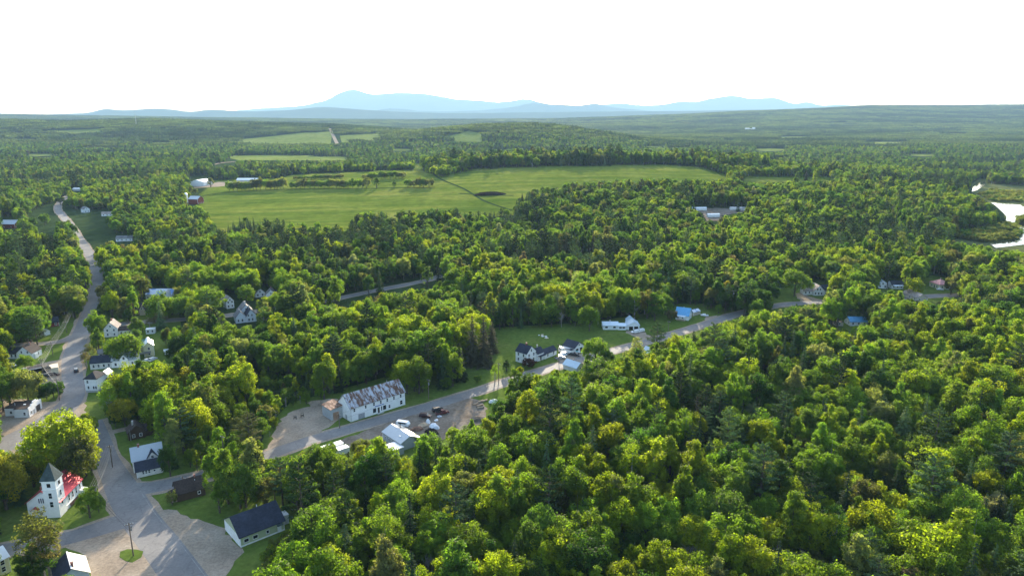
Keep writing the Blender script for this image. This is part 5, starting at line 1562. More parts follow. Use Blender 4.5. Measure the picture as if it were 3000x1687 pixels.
SH('long_trailer', (2140, 616), (2184, 617), 'pale roofed shed at the right side of the forest clearing', 'shed', 6, 2.8, .9, 'u', 'white_siding', 'pale_metal_roof', win=0)
def plant(px, py, label, bl):
    g = ground_at(px, py)
    o = empty('industrial_plant', g); tag(o, label, 'factory', 'far factory buildings')
    for k, (x, y, w, d, h) in enumerate(bl):
        part('hall', boxes([(x, x + w, y, y + d, -5, h)]), 'white_metal_roof', o)
        part('roof', boxes([(x - .5, x + w + .5, y - .5, y + d + .5, h + .01, h + 1)]), 'grey_metal_roof', o)
plant(2185, 385, 'tall pale factory far off on the wooded plain', [(0, 0, 24, 20, 22), (26, 3, 20, 20, 17), (48, 0, 14, 18, 26)])
plant(2120, 379, 'long low pale factory hall left of the tall far factory', [(0, 0, 70, 30, 8)])
def mast():
    g = ground_at(400, 372)
    o = empty('radio_mast', g); tag(o, 'thin radio mast on the far left ridge', 'mast')
    hgt = 66
    legs = [(2.2, 0), (-1.1, 1.9), (-1.1, -1.9)]
    for x, y in legs: part('leg', tube([(x, y, -2), (x * .6, y * .6, hgt)], [.35, .25], 4), 'steel', o)
    br = []
    for k in range(30):
        z = k * hgt / 30
        for i in range(3):
            a, b = legs[i], legs[(i + 1) % 3]; f0, f1 = 1 - .4 * z / hgt, 1 - .4 * (z + hgt / 30) / hgt
            br.append(tube([(a[0] * f0, a[1] * f0, z), (b[0] * f1, b[1] * f1, z + hgt / 30)], [.15, .15], 3))
    part('bracing', join(br), 'steel', o)
mast()
# ------------------------------------------------------------------ vehicles
def wheel(o, x, y, r=0.36, w=0.24):
    t = part('wheel', tube([(x, y - w / 2, r), (x, y + w / 2, r)], [r, r], 12), 'rubber', o)
    s = w / 2 + .012
    for q in (-s, s):
        V = [(x + r * .58 * math.cos(k * math.pi / 5), y + q, r + r * .58 * math.sin(k * math.pi / 5)) for k in range(10)]
        part('rim', (V, [tuple(range(10))]), 'car_silver', t)

def loft(secs):
    """closed skin through rings of equal length"""
    n = len(secs[0]); V = [p for s in secs for p in s]; Fc = []
    for i in range(len(secs) - 1):
        for k in range(n):
            Fc.append((i * n + k, i * n + (k + 1) % n, (i + 1) * n + (k + 1) % n, (i + 1) * n + k))
    Fc += [tuple(range(n))[::-1], tuple(range((len(secs) - 1) * n, len(secs) * n))]
    return V, Fc

def ring(x, hw, z0, z1, inset=0.0, c=0.12):
    t = hw - inset
    return [(x, -hw, z0 + c), (x, -hw + c, z0), (x, hw - c, z0), (x, hw, z0 + c), (x, hw, (z0 + z1) / 2), (x, t, z1 - c), (x, t - c, z1), (x, -t + c, z1), (x, -t, z1 - c), (x, -hw, (z0 + z1) / 2)]

def car(px, py, deg, kind, paint, label, cat='car', group=None, z=None, name=None, hood=None, to=None):
    g = ground_at(px, py)
    if to:
        q = ground_at(*to) - g
        deg = math.degrees(math.atan2(q.y, q.x))
    o = empty(name or {'suv': 'suv', 'sedan': 'car', 'pickup': 'pickup_truck', 'van': 'van'}[kind], (g.x, g.y, g.z + .05), math.radians(deg))
    tag(o, label, cat, group)
    L, hw = {'suv': (4.9, .98), 'sedan': (4.6, .92), 'pickup': (5.6, 1.0), 'van': (5.3, 1.0)}[kind]
    f, b = L / 2, -L / 2
    deck = {'suv': 1.08, 'sedan': .95, 'pickup': 1.08, 'van': 1.1}[kind]
    body = [ring(b, hw * .9, .42, deck - .12), ring(b + .15, hw, .32, deck), ring(0, hw, .28, deck), ring(f - 1.25, hw, .28, deck), ring(f - .25, hw * .97, .32, deck - .12), ring(f, hw * .86, .42, deck - .28)]
    bo = fix(part('body', loft(body), paint, o))
    top = {'suv': 1.78, 'sedan': 1.45, 'pickup': 1.8, 'van': 2.0}[kind]
    cab = {'suv': (b + .1, b + .35, f - 1.75, f - 1.2), 'sedan': (b + .6, b + 1.35, f - 1.9, f - 1.15), 'pickup': (b + 2.1, b + 2.25, f - 2.0, f - 1.4), 'van': (b + .08, b + .2, f - 1.3, f - .6)}[kind]
    c = fix(part('cabin', loft([ring(cab[0], hw * .95, deck - .06, deck + .02, .02, .03), ring(cab[1], hw * .93, deck - .06, top, .14, .08), ring(cab[2], hw * .93, deck - .06, top, .14, .08), ring(cab[3], hw * .95, deck - .06, deck + .02, .02, .03)]), hood or paint, o))
    zt, zb = top - .14, deck + .08
    def pane(nm, pts):
        part(nm, (pts, [tuple(range(len(pts)))]), 'glass', c)
    for s in (-1, 1):
        y0, y1 = s * (hw * .95 + .005), s * (hw * .93 - .10)
        pts = [(cab[0] + .28, y0, zb), (cab[3] - .3, y0, zb), (cab[2] - .05, y1, zt), (cab[1] + .08, y1, zt)]
        pane('side_window', pts if s < 0 else pts[::-1])
    pane('windscreen', [(cab[3] + .01, -hw * .8, zb), (cab[3] + .01, hw * .8, zb), (cab[2] + .06, hw * .72, zt + .06), (cab[2] + .06, -hw * .72, zt + .06)])
    pane('rear_window', [(cab[0] - .01, hw * .8, zb), (cab[0] - .01, -hw * .8, zb), (cab[1] - .05, -hw * .72, zt + .04), (cab[1] - .05, hw * .72, zt + .04)])
    if kind == 'pickup':
        part('bed', boxes([(b + .12, b + 2.0, -hw * .86, hw * .86, deck - .001, deck + .012)]), 'inside_dark', o)
    for x in (f - .95, b + .95):
        for s in (-1, 1): wheel(o, x, s * (hw - .1), .37 if kind != 'sedan' else .32)
    for s in (-1, 1):
        part('headlight', boxes([(f - .06, f + .02, s * hw * .66 - .16, s * hw * .66 + .16, deck - .42, deck - .26)]), 'lamp_clear', o)
        part('tail_light', boxes([(b - .02, b + .05, s * hw * .72 - .1, s * hw * .72 + .1, deck - .36, deck - .14)]), 'lamp_red', o)
    return o
SUVG = 'vehicles parked at the roadside yard'
car(1246, 1222, -12, 'suv', 'car_maroon', 'dark maroon van parked with pale hood beside the side road', 'car', SUVG, hood='car_maroon')
car(1283, 1204, 30, 'suv', 'car_black', 'black off-roader with pale windscreen beside the red pickup', 'car', SUVG)
car(1296, 1212, 30, 'pickup', 'car_red', 'dull red pickup parked beside the black off-roader', 'car', SUVG)
car(1861, 975, 200, 'suv', 'car_white', 'white car nearest the ranch house garage doors', 'car', 'cars at the ranch house')
car(1876, 972, 205, 'suv', 'car_white', 'second white car, right of the one at the garage doors', 'car', 'cars at the ranch house')
car(2064, 926, -14, 'sedan', 'car_white', 'white car parked right of the blue roofed house', 'car')
car(2754, 850, -10, 'sedan', 'car_white', 'white car outside the pink roofed house', 'car')
car(224, 1088, 0, 'suv', 'car_black', 'black vehicle driving on the main street', 'car', to=(223, 1060))
car(88, 1303, 0, 'sedan', 'car_black', 'dark car on the main street partly behind the big maple', 'car', to=(130, 1294))
car(37, 1075, 20, 'suv', 'car_white', 'white van parked below the white house on the lawn', 'car')
car(432, 1058, 60, 'sedan', 'car_white', 'white car left of the pair below the yellow house', 'car', 'cars below the yellow house')
car(448, 1056, 75, 'suv', 'car_white', 'white car right of the pair below the yellow house', 'car', 'cars below the yellow house')
car(143, 1081, 10, 'pickup', 'car_black', 'black pickup in the cluttered yard left of the beige truck', 'car', 'cars in the cluttered yard')
car(134, 1105, 15, 'suv', 'car_black', 'dark car at the near side of the cluttered yard', 'car', 'cars in the cluttered yard')
car(157, 1100, 5, 'suv', 'car_maroon', 'dark maroon car in front of the beige truck', 'car', 'cars in the cluttered yard')
car(1684, 1042, -25, 'pickup', 'car_black', 'dark pickup with white boat cover in the farmhouse drive', 'car', 'vehicles in the farmhouse drive')
car(1648, 1043, 20, 'sedan', 'car_white', 'white car at the end of the farmhouse wing', 'car', 'vehicles in the farmhouse drive')
car(1641, 1051, 10, 'pickup', 'car_silver', 'silver pickup by the lawn of the farmhouse', 'car', 'vehicles in the farmhouse drive')
car(1656, 1040, 35, 'suv', 'car_silver', 'silver car next to the camper in the farmhouse drive', 'car', 'vehicles in the farmhouse drive')

def box_truck():
    g = ground_at(163, 1091)
    o = empty('box_truck', (g.x, g.y, .05), math.radians(123)); o.scale = (1.15,) * 3; tag(o, 'truck with beige box body and blue cab roof at the street edge', 'truck')
    part('cargo_box', boxes([(-4.2, 1.6, -1.25, 1.25, .95, 3.5)]), 'beige_paint', o)
    part('chassis', boxes([(-4.2, 3.9, -.8, .8, .5, .94)]), 'inside_dark', o)
    c = fix(part('cab', loft([ring(1.75, 1.15, .7, 2.7, .1), ring(2.9, 1.15, .6, 2.7, .1), ring(3.5, 1.12, .6, 1.7, .05), ring(4.1, 1.05, .6, 1.45, .05)]), 'car_white', o))
    part('windscreen', ([(3.46, -.95, 1.75), (3.46, .95, 1.75), (2.98, .9, 2.6), (2.98, -.9, 2.6)], [(0, 1, 2, 3)]), 'glass', c)
    part('wind_deflector', boxes([(1.8, 2.8, -1.0, 1.0, 2.71, 3.0)]), 'blue_paint', c)
    for x in (3.2, -2.6):
        for s in (-1, 1): wheel(o, x, s * 1.02, .48, .3)
box_truck()

def camper():
    g = ground_at(1655, 1031)
    o = empty('camper_trailer', (g.x, g.y, .05), math.radians(-18)); tag(o, 'white camper trailer beside the farm garage', 'trailer')
    fix(part('shell', prism([(-3.2, .5), (3.0, .5), (3.3, 1.1), (3.0, 2.7), (-3.0, 2.8), (-3.3, 2.2)], 'y', -1.15, 1.15), 'car_white', o))
    for x in (-2, 0, 2): part('window', boxes([(x - .4, x + .4, -1.18, -1.151, 1.5, 2.1)]), 'glass', o)
    part('roof_vent', boxes([(-.3, .3, -.3, .3, 2.76, 2.95)]), 'trim', o)
    part('drawbar', tube([(3.2, 0, .5), (4.3, 0, .45)], [.06, .06], 5), 'steel', o)
    for s in (-1, 1): wheel(o, -.3, s * 1.0, .35)
camper()

def boat(px, py, deg, label):
    g = ground_at(px, py)
    o = empty('boat', (g.x, g.y, .05), math.radians(deg)); tag(o, label, 'boat')
    st = [(-2.6, .95, .45), (-1, 1.0, .4), (1, .9, .45), (2.2, .5, .6), (2.9, .06, .85)]
    fix(part('hull', loft([[(x, 0, k), (x, hw_, k + .35), (x, hw_, 1.15), (x, 0, 1.2), (x, -hw_, 1.15), (x, -hw_, k + .35)] for x, hw_, k in st]), 'car_white', o))
    part('console', boxes([(-.4, .5, -.5, .5, 1.16, 1.6)]), 'car_teal', o)
    part('trailer', boxes([(-2.4, 3.6, -.06, .06, .2, .38)]), 'steel', o)
    for s in (-1, 1): wheel(o, -.8, s * .9, .28)
boat(1690, 1034, -20, 'white boat with teal seat on its trailer by the farm garage')

def long_trailer(px0, px1, label, h=2.9, roof='white_metal_roof', wall='tarp_white', w=2.6):
    a, b = ground_at(*px0), ground_at(*px1)
    d = b - a; L = math.hypot(d.x, d.y)
    o = empty('cargo_trailer', (a.x, a.y, 0), math.atan2(d.y, d.x)); tag(o, label, 'trailer', 'long trailers beside the road')
    part('box', boxes([(0, L, 0, w, .9, h)]), wall, o)
    part('roof', boxes([(-.05, L + .05, -.05, w + .05, h + .002, h + .12)]), roof, o)
    for x in (L * .12, L * .2, L * .85):
        for s in (.15, w - .15): wheel(o, x, s, .45, .28)
long_trailer((922, 1345), (1008, 1318), 'long white trailer with sunlit roof, the farther one behind the roadside trees')
long_trailer((962, 1352), (1025, 1330), 'shorter white trailer with sunlit roof, the nearer one behind the roadside trees')
def van_body():
    o, L = place('white_van', (1160, 1248), (1190, 1252), 'old white van body behind the workshop roof', 'van')
    fix(part('body', prism([(0, .4), (5.2, .4), (5.3, 1.2), (4.6, 2.1), (.2, 2.2), (0, 1.9)], 'y', 0, 2.0), 'car_white', o))
    part('side_window', boxes([(1, 4.2, -.02, -.002, 1.35, 1.9)]), 'glass', o)
    for x in (1, 4.3):
        for s in (.1, 1.9): wheel(o, x, s, .35)
van_body()

# ------------------------------------------------------------------ yard clutter
rj = random.Random(5)
plain('dark_soil', (0.022, 0.017, 0.015), 0.95, 0.0)
for PX, wd in (([(1262, 500), (1275, 515), (1300, 530), (1360, 555), (1420, 590), (1500, 618)], 3.5), ([(585, 578), (640, 567), (750, 559), (860, 555), (1000, 554), (1150, 552), (1275, 550)], 4.0), ([(1345, 568), (1400, 571), (1505, 574)], 4.0)):
    Ls, Rs, _q = ribbon([ground_at(*p) for p in PX], wd)
    strip_obj('ditch', Ls, Rs, 0.55, 'forest_floor')
def clump(name, px, py, size, mat, label, cat, seed, h=1.2):
    """a rough heap: a lumpy low mound"""
    g = ground_at(px, py)
    rg = np.random.default_rng(seed)
    n, m = 12, 5
    V, Fc = [], []
    for j in range(m):
        t = j / (m - 1)
        for i in range(n):
            a = 2 * math.pi * i / n
            R = size * math.cos(t * 1.45) * rg.uniform(.75, 1.2)
            V.append((R * math.cos(a), R * .7 * math.sin(a), h * math.sin(t * 1.57) * rg.uniform(.8, 1.1) - (.1 if j == 0 else 0)))
    for j in range(m - 1):
        for i in range(n):
            Fc.append((j * n + i, j * n + (i + 1) % n, (j + 1) * n + (i + 1) % n, (j + 1) * n + i))
    Fc.append(tuple(range((m - 1) * n, m * n)))
    o = link(name, pyd(name, V, Fc), None, mat)
    o.location = g; o.rotation_euler[2] = rg.uniform(0, 6)
    return tag(o, label, cat)
clump('scrap_heap', 1222, 1258, 2.6, 'junk_rust', 'rusty brown scrap heap right of the workshop', 'heap', 1)
clump('scrap_heap', 1240, 1247, 2.2, 'log_end', 'reddish pile of boards right of the workshop', 'heap', 2)
clump('scrap_heap', 1265, 1268, 3.0, 'inside_dark', 'dark pile of scrap in front of the tall roadside trees', 'heap', 3, 1.8)
clump('tarp_cover', 1272, 1252, 2.4, 'tarp_white', 'large white tarp over a heap right of the workshop', 'tarp', 4, 1.7)
clump('tarp_cover', 1254, 1238, 1.3, 'tarp_white', 'small white tarp bundle between the scrap and the maroon van', 'tarp', 5, 1.6)
clump('tarp_cover', 1278, 1231, 1.1, 'tarp_white', 'pale flat sheet lying on grass right of the scrap', 'tarp', 6, .4)
clump('tarp_cover', 1287, 1220, 1.2, 'car_silver', 'pale bundle just below the red pickup', 'tarp', 7, .5)
clump('gravel_heap', 965, 1182, 5.0, 'gravel', 'gravel heap at the back of the lot by the grey lean-to', 'heap', 8, 1.8)
clump('gravel_heap', 930, 1182, 4.0, 'gravel', 'low gravel heap at the far edge of the lot', 'heap', 18, 1.1)
clump('soil_heap', 1405, 1228, 3.2, 'dirt', 'tan soil heap below the log pile', 'heap', 9, 1.1)
clump('soil_heap', 1437, 570, 22, 'dark_soil', 'large dark soil mound in the open field', 'heap', 10, 3.5).rotation_euler[2] = 0.1
clump('board_pile', 117, 1108, 2.4, 'tarp_white', 'pale pile of boards at the edge of the cluttered yard', 'heap', 11, .8)
clump('scrap_heap', 128, 1090, 2.2, 'inside_dark', 'dark scrap behind the beige truck in the cluttered yard', 'heap', 12, 1.2)
clump('tarp_cover', 1448, 1180, 2.3, 'tarp_white', 'white covered heap among trees right of the log pile', 'tarp', 13, 1.6)
clump('stone_pile', 1130, 1275, 2.0, 'stone', 'grey rubble beside the left end of the workshop', 'heap', 14, .8)
for k, (a, b) in enumerate([((1386, 1188), (1401, 1182)), ((1396, 1192), (1414, 1186)), ((1402, 1180), (1416, 1174)), ((1412, 1178), (1428, 1172)), ((1398, 1197), (1418, 1194))]):
    A, B = ground_at(*a), ground_at(*b)
    o = link('log', pyd('log', *tube([A + Vector((0, 0, .35)), B + Vector((0, 0, .35))], [.42, .36], 8)), None, 'log_end')
    tag(o, 'pale log lying beside the side road, %s of the log pile' % ('leftmost', 'second from left', 'farthest', 'rightmost', 'nearest')[k], 'log', 'logs beside the side road')
def garden():
    A = [ground_at(*p) for p in ((1561, 976), (1578, 973), (1612, 989), (1600, 996))]
    V = [(p.x, p.y, .05) for p in A]
    tag(link('garden_bed', pyd('garden_bed', V, [(0, 1, 2, 3)]), None, 'dirt'), kind='structure')
    rg = np.random.default_rng(4)
    for k in range(14):
        u, v = rg.uniform(.05, .95), rg.uniform(.1, .9)
        p = A[0].lerp(A[3], u).lerp(A[1].lerp(A[2], u), v)
        s = rg.uniform(.35, .8)
        q = link('garden_cover', pyd('garden_cover', *boxes([(-s, s, -s * .7, s * .7, 0, s * .7)])), None, 'tarp_white' if k % 3 else 'beige_paint')
        q.location = (p.x, p.y, .06); q.rotation_euler[2] = rg.uniform(0, 3)
        tag(q, 'small pale cover on the garden bed in the meadow', 'cover', 'pale covers on the garden bed')
garden()
for k, (px, py, lab) in enumerate([(865, 1228, 'left'), (886, 1222, 'right')]):
    g = ground_at(px, py)
    o = empty('swing_frame' if k else 'grill', g, .6 * k)
    tag(o, 'small dark metal frame on the gravel lot, the %s one' % lab, 'frame')
    for x in (-.6, .6):
        part('leg', tube([(x, -.4, 0), (x * .7, 0, 1.5 + .3 * k)], [.06, .05], 5), 'inside_dark', o)
        part('leg', tube([(x, .4, 0), (x * .7, 0, 1.5 + .3 * k)], [.06, .05], 5), 'inside_dark', o)
    part('top_bar', tube([(-.6, 0, 1.5 + .3 * k), (.6, 0, 1.5 + .3 * k)], [.07, .07], 5), 'inside_dark', o)
    part('tray', boxes([(-.35, .35, -.25, .25, .7, .95)]), 'inside_dark', o)

# ------------------------------------------------------------------ utility poles and wires
POLE = {}
def upole(key, base, top, label, arm=0.0, arm_w=2.2, lamp=False):
    g = ground_at(*base)
    lo, hi = 4.0, 22.0
    for _ in range(40):
        mid = (lo + hi) / 2
        if project(g.x, g.y, g.z + mid)[1] > top: lo = mid
        else: hi = mid
    h = lo
    o = empty('utility_pole', g, arm); tag(o, label, 'utility pole', 'utility poles')
    part('pole', tube([(0, 0, -.5), (0, 0, h * .5), (0, 0, h)], [.19, .16, .12], 8), 'pole_wood', o)
    c = part('crossarm', boxes([(-arm_w / 2, arm_w / 2, .1, .22, h - .75, h - .6)]), 'pole_wood', o)
    for x in (-arm_w / 2 + .1, -.35, .35, arm_w / 2 - .1):
        part('insulator', tube([(x, .16, h - .6), (x, .16, h - .38)], [.06, .05], 6), 'trim', c)
    if lamp:
        part('transformer', tube([(.38, 0, h - 2.6), (.38, 0, h - 1.5)], [.26, .26], 10), 'steel', o)
    POLE[key] = (g, h, arm, arm_w)
    return o
upole('p1', (391, 1628), 1530, 'tall utility pole on the small grass island at the crossroads', .5, lamp=True)
upole('p2', (279, 1455), 1418, 'utility pole between the church and the crossroads', .4, lamp=True)
upole('p3', (330, 1368), 1303, 'utility pole left of the pale roofed house', .4, lamp=True)
upole('p4', (110, 1288), 1233, 'utility pole beside the main street near the big maple', .9)
upole('p5', (175, 1172), 1108, 'pale utility pole inside the street bend by the hedge', .3)
upole('p6', (127, 1098), 1050, 'utility pole in the cluttered yard left of the street', .2)
upole('p7', (155, 1040), 1000, 'utility pole on the sunny corner lawn', .1)
upole('p8', (196, 975), 940, 'utility pole on the lawn above the side lane', .1)
upole('p9', (236, 885), 850, 'utility pole where the main street enters the conifers', .1)
upole('p10', (995, 1254), 1212, 'utility pole at the corner of the gravel lot', -.8)
upole('p11', (1256, 1170), 1110, 'utility pole right of the long white store', -.8, lamp=True)
upole('p12', (1461, 1122), 1063, 'utility pole on the sunny verge left of the farmhouse', -.8)
upole('p13', (1637, 1063), 1007, 'utility pole in front of the farmhouse wing', -.8, lamp=True)
upole('p14', (2144, 914), 850, 'utility pole right of the blue roofed house', -.6, lamp=True)
upole('p15', (806, 1470), 1409, 'utility pole behind the navy roofed garage', -.5, lamp=True)
upole('p16', (658, 1352), 1275, 'utility pole in the trees above the brown house', -.5)
upole('p17', (1958, 972), 940, 'utility pole at the lawn edge below the blue roofed house', -.6)
upole('p18', (540, 1440), 1395, 'short utility pole behind the brown house', -.5)
def wires(a, b, label, n=4, sag=0.8, r=0.03, low=True, mat='wire'):
    (g0, h0, a0, w0), (g1, h1, a1, w1) = POLE[a], POLE[b]
    offs = [-w0 / 2 + .1, -.35, .35, w0 / 2 - .1][:n]
    lev = [0.4] * 4
    root = empty('power_line', g0); tag(root, label, 'power line', 'overhead power lines')
    def add(p, q, sg, rad):
        pts = [p.lerp(q, t / 10) - Vector((0, 0, sg * 4 * (t / 10) * (1 - t / 10))) - g0 for t in range(11)]
        part('wire', tube(pts, [rad] * 11, 4), mat, root)
    for k in range(n):
        x = offs[k]
        p = g0 + Vector((math.cos(a0) * x, math.sin(a0) * x, h0 - .38)); q = g1 + Vector((math.cos(a1) * x, math.sin(a1) * x, h1 - .38))
        add(p, q, sag * (1 + .1 * k), r)
    for dz, rad in (((2.4, .04), (3.0, .045)) if low else ((2.6, .025),)):
        add(g0 + Vector((0, 0, h0 - dz)), g1 + Vector((0, 0, h1 - dz)), sag * .9, rad)
for a, b, lab in [('p1', 'p2', 'wires over the crossroads between the island pole and the church pole'), ('p2', 'p3', 'bright wires from the church pole to the pole by the pale roofed house'), ('p5', 'p6', 'wires over the dark hedge into the cluttered yard'), ('p6', 'p7', 'wires glinting above the sunny corner lawn'), ('p7', 'p8', 'wires glinting across the side lane'), ('p8', 'p9', 'wires glinting beside the main street below the conifers'),
                  ('p10', 'p11', 'wires in front of the long white store'), ('p11', 'p12', 'wires along the side road right of the store'), ('p12', 'p13', 'wires along the verge in front of the farmhouse'), ('p13', 'p17', 'wires crossing the lawn in front of the ranch house'), ('p17', 'p14', 'wires below the blue roofed house'), ('p4', 'p5', 'wires over the wide part of the main street')]:
    wires(a, b, lab) if a in ('p2', 'p5', 'p6', 'p7', 'p8') else wires(a, b, lab, 2, .8, .018, False, 'dark_wire')  # glint put into thicker, paler wires; other spans get thin dark ones
# ------------------------------------------------------------------ trees placed one by one
def one(px, by, ty, wpx, kind, tone, label, name=None, cat='tree', group=None, k=None):
    """a tree from its foot, top and crown width in the photograph"""
    g = ground_at(px, by)
    lo, hi = 1.0, 34.0
    for _ in range(40):
        mid = (lo + hi) / 2
        if project(g.x, g.y, g.z + mid)[1] > ty: lo = mid
        else: hi = mid
    h = lo
    depth = g.y * CP - (g.z - H) * SP
    r = wpx / 2 / F * depth
    pool = {'round': B_ROUND, 'tall': B_TALL, 'wide': B_WIDE, 'thin': B_THIN, 'spruce': K_SPRUCE, 'fir': K_FIR, 'pine': K_PINE, 'bare': K_BARE, 'bush': B_BUSH, 'low': B_LOW}[kind]
    k = pool[rj.randrange(len(pool))]
    P = PROTO[k]
    rgb = np.array(TONES[tone]) * rj.uniform(.9, 1.12)
    o = tree(name or NAMES[P['kind']], k, g, h / P['h'], r / P['r'], rj.uniform(0, 6.28), rgb)
    return tag(o, label, cat, group)
T = one
T(190, 1400, 1216, 190, 'low', 'lime', 'huge yellow-green maple behind the church', 'maple_tree')
T(20, 1492, 1325, 150, 'wide', 'gold', 'golden-olive tree left of the church at the photo edge')
T(100, 1425, 1328, 105, 'round', 'gold', 'golden-olive tree between the church and the main street')
T(-25, 1440, 1345, 110, 'round', 'olive', 'olive tree cut by the left edge beside the church')
T(70, 1440, 1355, 90, 'round', 'deep', 'dark tree directly behind the church roof')
T(128, 1690, 1492, 140, 'thin', 'olive', 'sparse olive tree in front of the church')
T(150, 1692, 1540, 95, 'thin', 'bud', 'brownish half bare tree touching the sparse olive tree')
T(105, 1700, 1600, 110, 'round', 'deep', 'dark green bushy tree at the bottom left between two houses')
T(264, 1516, 1428, 66, 'round', 'fresh', 'small bright tree right of the church')
T(290, 1500, 1455, 36, 'wide', 'green', 'low tree beside the small bright church tree')
T(745, 1452, 1283, 85, 'tall', 'pale', 'tall pale green poplar between the brown house and the store')
T(668, 1475, 1313, 74, 'tall', 'fresh', 'bright green tree left of the tall pale poplar')
T(705, 1490, 1380, 70, 'round', 'lime', 'yellow-green tree at the foot of the tall pale poplar')
T(655, 1468, 1402, 50, 'round', 'lime', 'small yellow-green tree right behind the brown house')
T(780, 1490, 1395, 80, 'round', 'olive', 'olive bushy tree behind the navy roofed garage')
T(875, 1450, 1330, 90, 'round', 'green', 'green tree below the road left of the white trailers')
T(930, 1690, 1468, 150, 'round', 'green', 'big green tree right of the navy roofed garage', 'maple_tree')
T(505, 1480, 1440, 34, 'bush', 'pale', 'small pale bush at the left gable of the brown house')
T(500, 1395, 1300, 55, 'round', 'deep', 'dark green tree covering the right end of the pale roofed house')
T(285, 986, 917, 58, 'low', 'fresh', 'bright green tree on the street corner left of the old white house')
T(265, 1066, 1008, 46, 'thin', 'olive', 'small olive tree on the street edge below the corner lawn')
T(255, 1078, 1030, 36, 'thin', 'bud', 'grey half bare bush on the street edge above the black vehicle')
T(372, 1064, 980, 100, 'low', 'fresh', 'large bright maple left of the yellow house', 'maple_tree')
T(338, 1056, 995, 54, 'round', 'green', 'green tree joined to the left of the large bright maple')
T(403, 992, 930, 50, 'tall', 'fresh', 'bright tree right of the old white house')
T(372, 936, 870, 48, 'tall', 'pale', 'pale green tree left of the dark gabled house')
T(398, 885, 838, 36, 'round', 'pale', 'pale green tree above the dark gabled house')
T(475, 932, 862, 92, 'low', 'fresh', 'wide bright tree right of the dark gabled house')
T(340, 905, 845, 50, 'round', 'green', 'green tree between the main street and the pale tree')
T(318, 915, 880, 40, 'tall', 'olive', 'olive tree on the edge of the main street above the old house')
T(306, 880, 835, 42, 'round', 'olive', 'olive tree where the street narrows, right side')
T(470, 960, 915, 52, 'thin', 'bud', 'grey-brown half bare tree by the back road')
T(440, 965, 930, 32, 'thin', 'bud', 'small grey-brown bare bush above the mobile home')
T(92, 1008, 893, 84, 'round', 'green', 'large round green tree at the far left yard')
T(48, 1006, 933, 52, 'round', 'fresh', 'bright tree left of the large round yard tree')
T(112, 1022, 925, 58, 'pine', 'pine', 'dark pine on the corner lawn beside the side lane', 'pine_tree')
T(75, 1082, 1040, 46, 'low', 'fresh', 'bright bushy tree hiding the foot of the white lawn house')
T(10, 1050, 960, 60, 'round', 'green', 'green tree at the left edge above the side lane')
T(84, 1180, 1083, 92, 'low', 'pale', 'pale willow-like tree above the street garage')
T(30, 1185, 1090, 80, 'round', 'fresh', 'bright tree left of the willow-like tree')
T(10, 1205, 1115, 60, 'round', 'green', 'green tree above the left end of the street garage')
for i, (x, y, t, w) in enumerate([(118, 1172, 1128, 40), (138, 1170, 1122, 44), (158, 1168, 1118, 44), (174, 1158, 1116, 34)]):
    T(x, y, t, w, 'bush', 'deep', 'dark hedge bush inside the street bend, %s from the left' % ('first', 'second', 'third', 'fourth')[i], 'hedge_bush', 'bush', 'hedge bushes inside the street bend')
for x, y, t, w, tn, lb in [(350, 1205, 1100, 80, 'lime', 'leftmost yellow-green willow of the group right of the street bend'), (400, 1195, 1072, 110, 'lime', 'second yellow-green willow of the group right of the street bend'), (475, 1190, 1066, 110, 'lime', 'third yellow-green willow, tallest of the group'), (545, 1182, 1076, 105, 'gold', 'rightmost yellow-green willow of the group right of the street bend'), (600, 1255, 1130, 105, 'pale', 'pale green willow left of the gravel lot'), (640, 1200, 1110, 80, 'olive', 'olive tree right of the yellow-green willows'), (570, 1330, 1205, 90, 'pine', None)]:
    if lb: T(x, y, t, w, 'low', tn, lb, 'willow_tree', 'tree')
T(540, 1330, 1195, 95, 'pine', 'pine', 'dusky pine above the roof of the old brown cottage', 'pine_tree')
T(735, 1325, 1212, 80, 'pine', 'olive', 'olive-green pine left of the gravel lot', 'pine_tree')
T(620, 928, 836, 84, 'round', 'fresh', 'large bright tree left of the white cottage with dark porch')
T(590, 950, 885, 60, 'round', 'olive', 'olive tree by the back road left of the cottages')
T(640, 955, 912, 42, 'round', 'fresh', 'small bright tree at the corner of the back road')
T(726, 900, 832, 46, 'round', 'fresh', 'bright tree between the narrow house and the twin gables')
T(776, 922, 866, 46, 'round', 'lime', 'yellow-green tree right of the large grey house')
T(820, 885, 848, 40, 'round', 'lime', 'yellow-green tree right of the twin gables')
T(1252, 840, 780, 36, 'tall', 'green', 'lone narrow tree beside the back road')
T(1385, 1070, 920, 62, 'spruce', 'brown', 'tall brownish spruce, left one beside the meadow', 'spruce_tree')
T(1418, 1072, 926, 62, 'spruce', 'brown', 'tall brownish spruce, right one beside the meadow', 'spruce_tree')
T(1440, 1034, 935, 46, 'fir', 'brown', 'shorter brownish spruce behind the tall pair', 'spruce_tree')
T(1745, 1088, 986, 80, 'round', 'fresh', 'large bright tree right of the farmhouse drive')
T(1775, 1092, 1020, 50, 'round', 'deep', 'dark tree right of the large bright drive tree')
T(1748, 1155, 1046, 98, 'round', 'green', 'broad green tree in front of the farmhouse drive')
T(1862, 1106, 992, 78, 'thin', 'pale', 'pale feathery willow beside the side road', 'willow_tree')
T(1922, 1046, 945, 58, 'pine', 'pine', 'dark irregular pine standing by the side road', 'pine_tree')
T(1727, 970, 897, 64, 'wide', 'fresh', 'airy tree on the meadow left of the ranch house')
T(1550, 1078, 1050, 44, 'bush', 'purple', 'dark purple bush at the corner of the farmhouse', 'ornamental_bush', 'bush')
T(1968, 938, 908, 36, 'bush', 'bud', 'pinkish-brown bush left of the blue roofed house', 'ornamental_bush', 'bush')
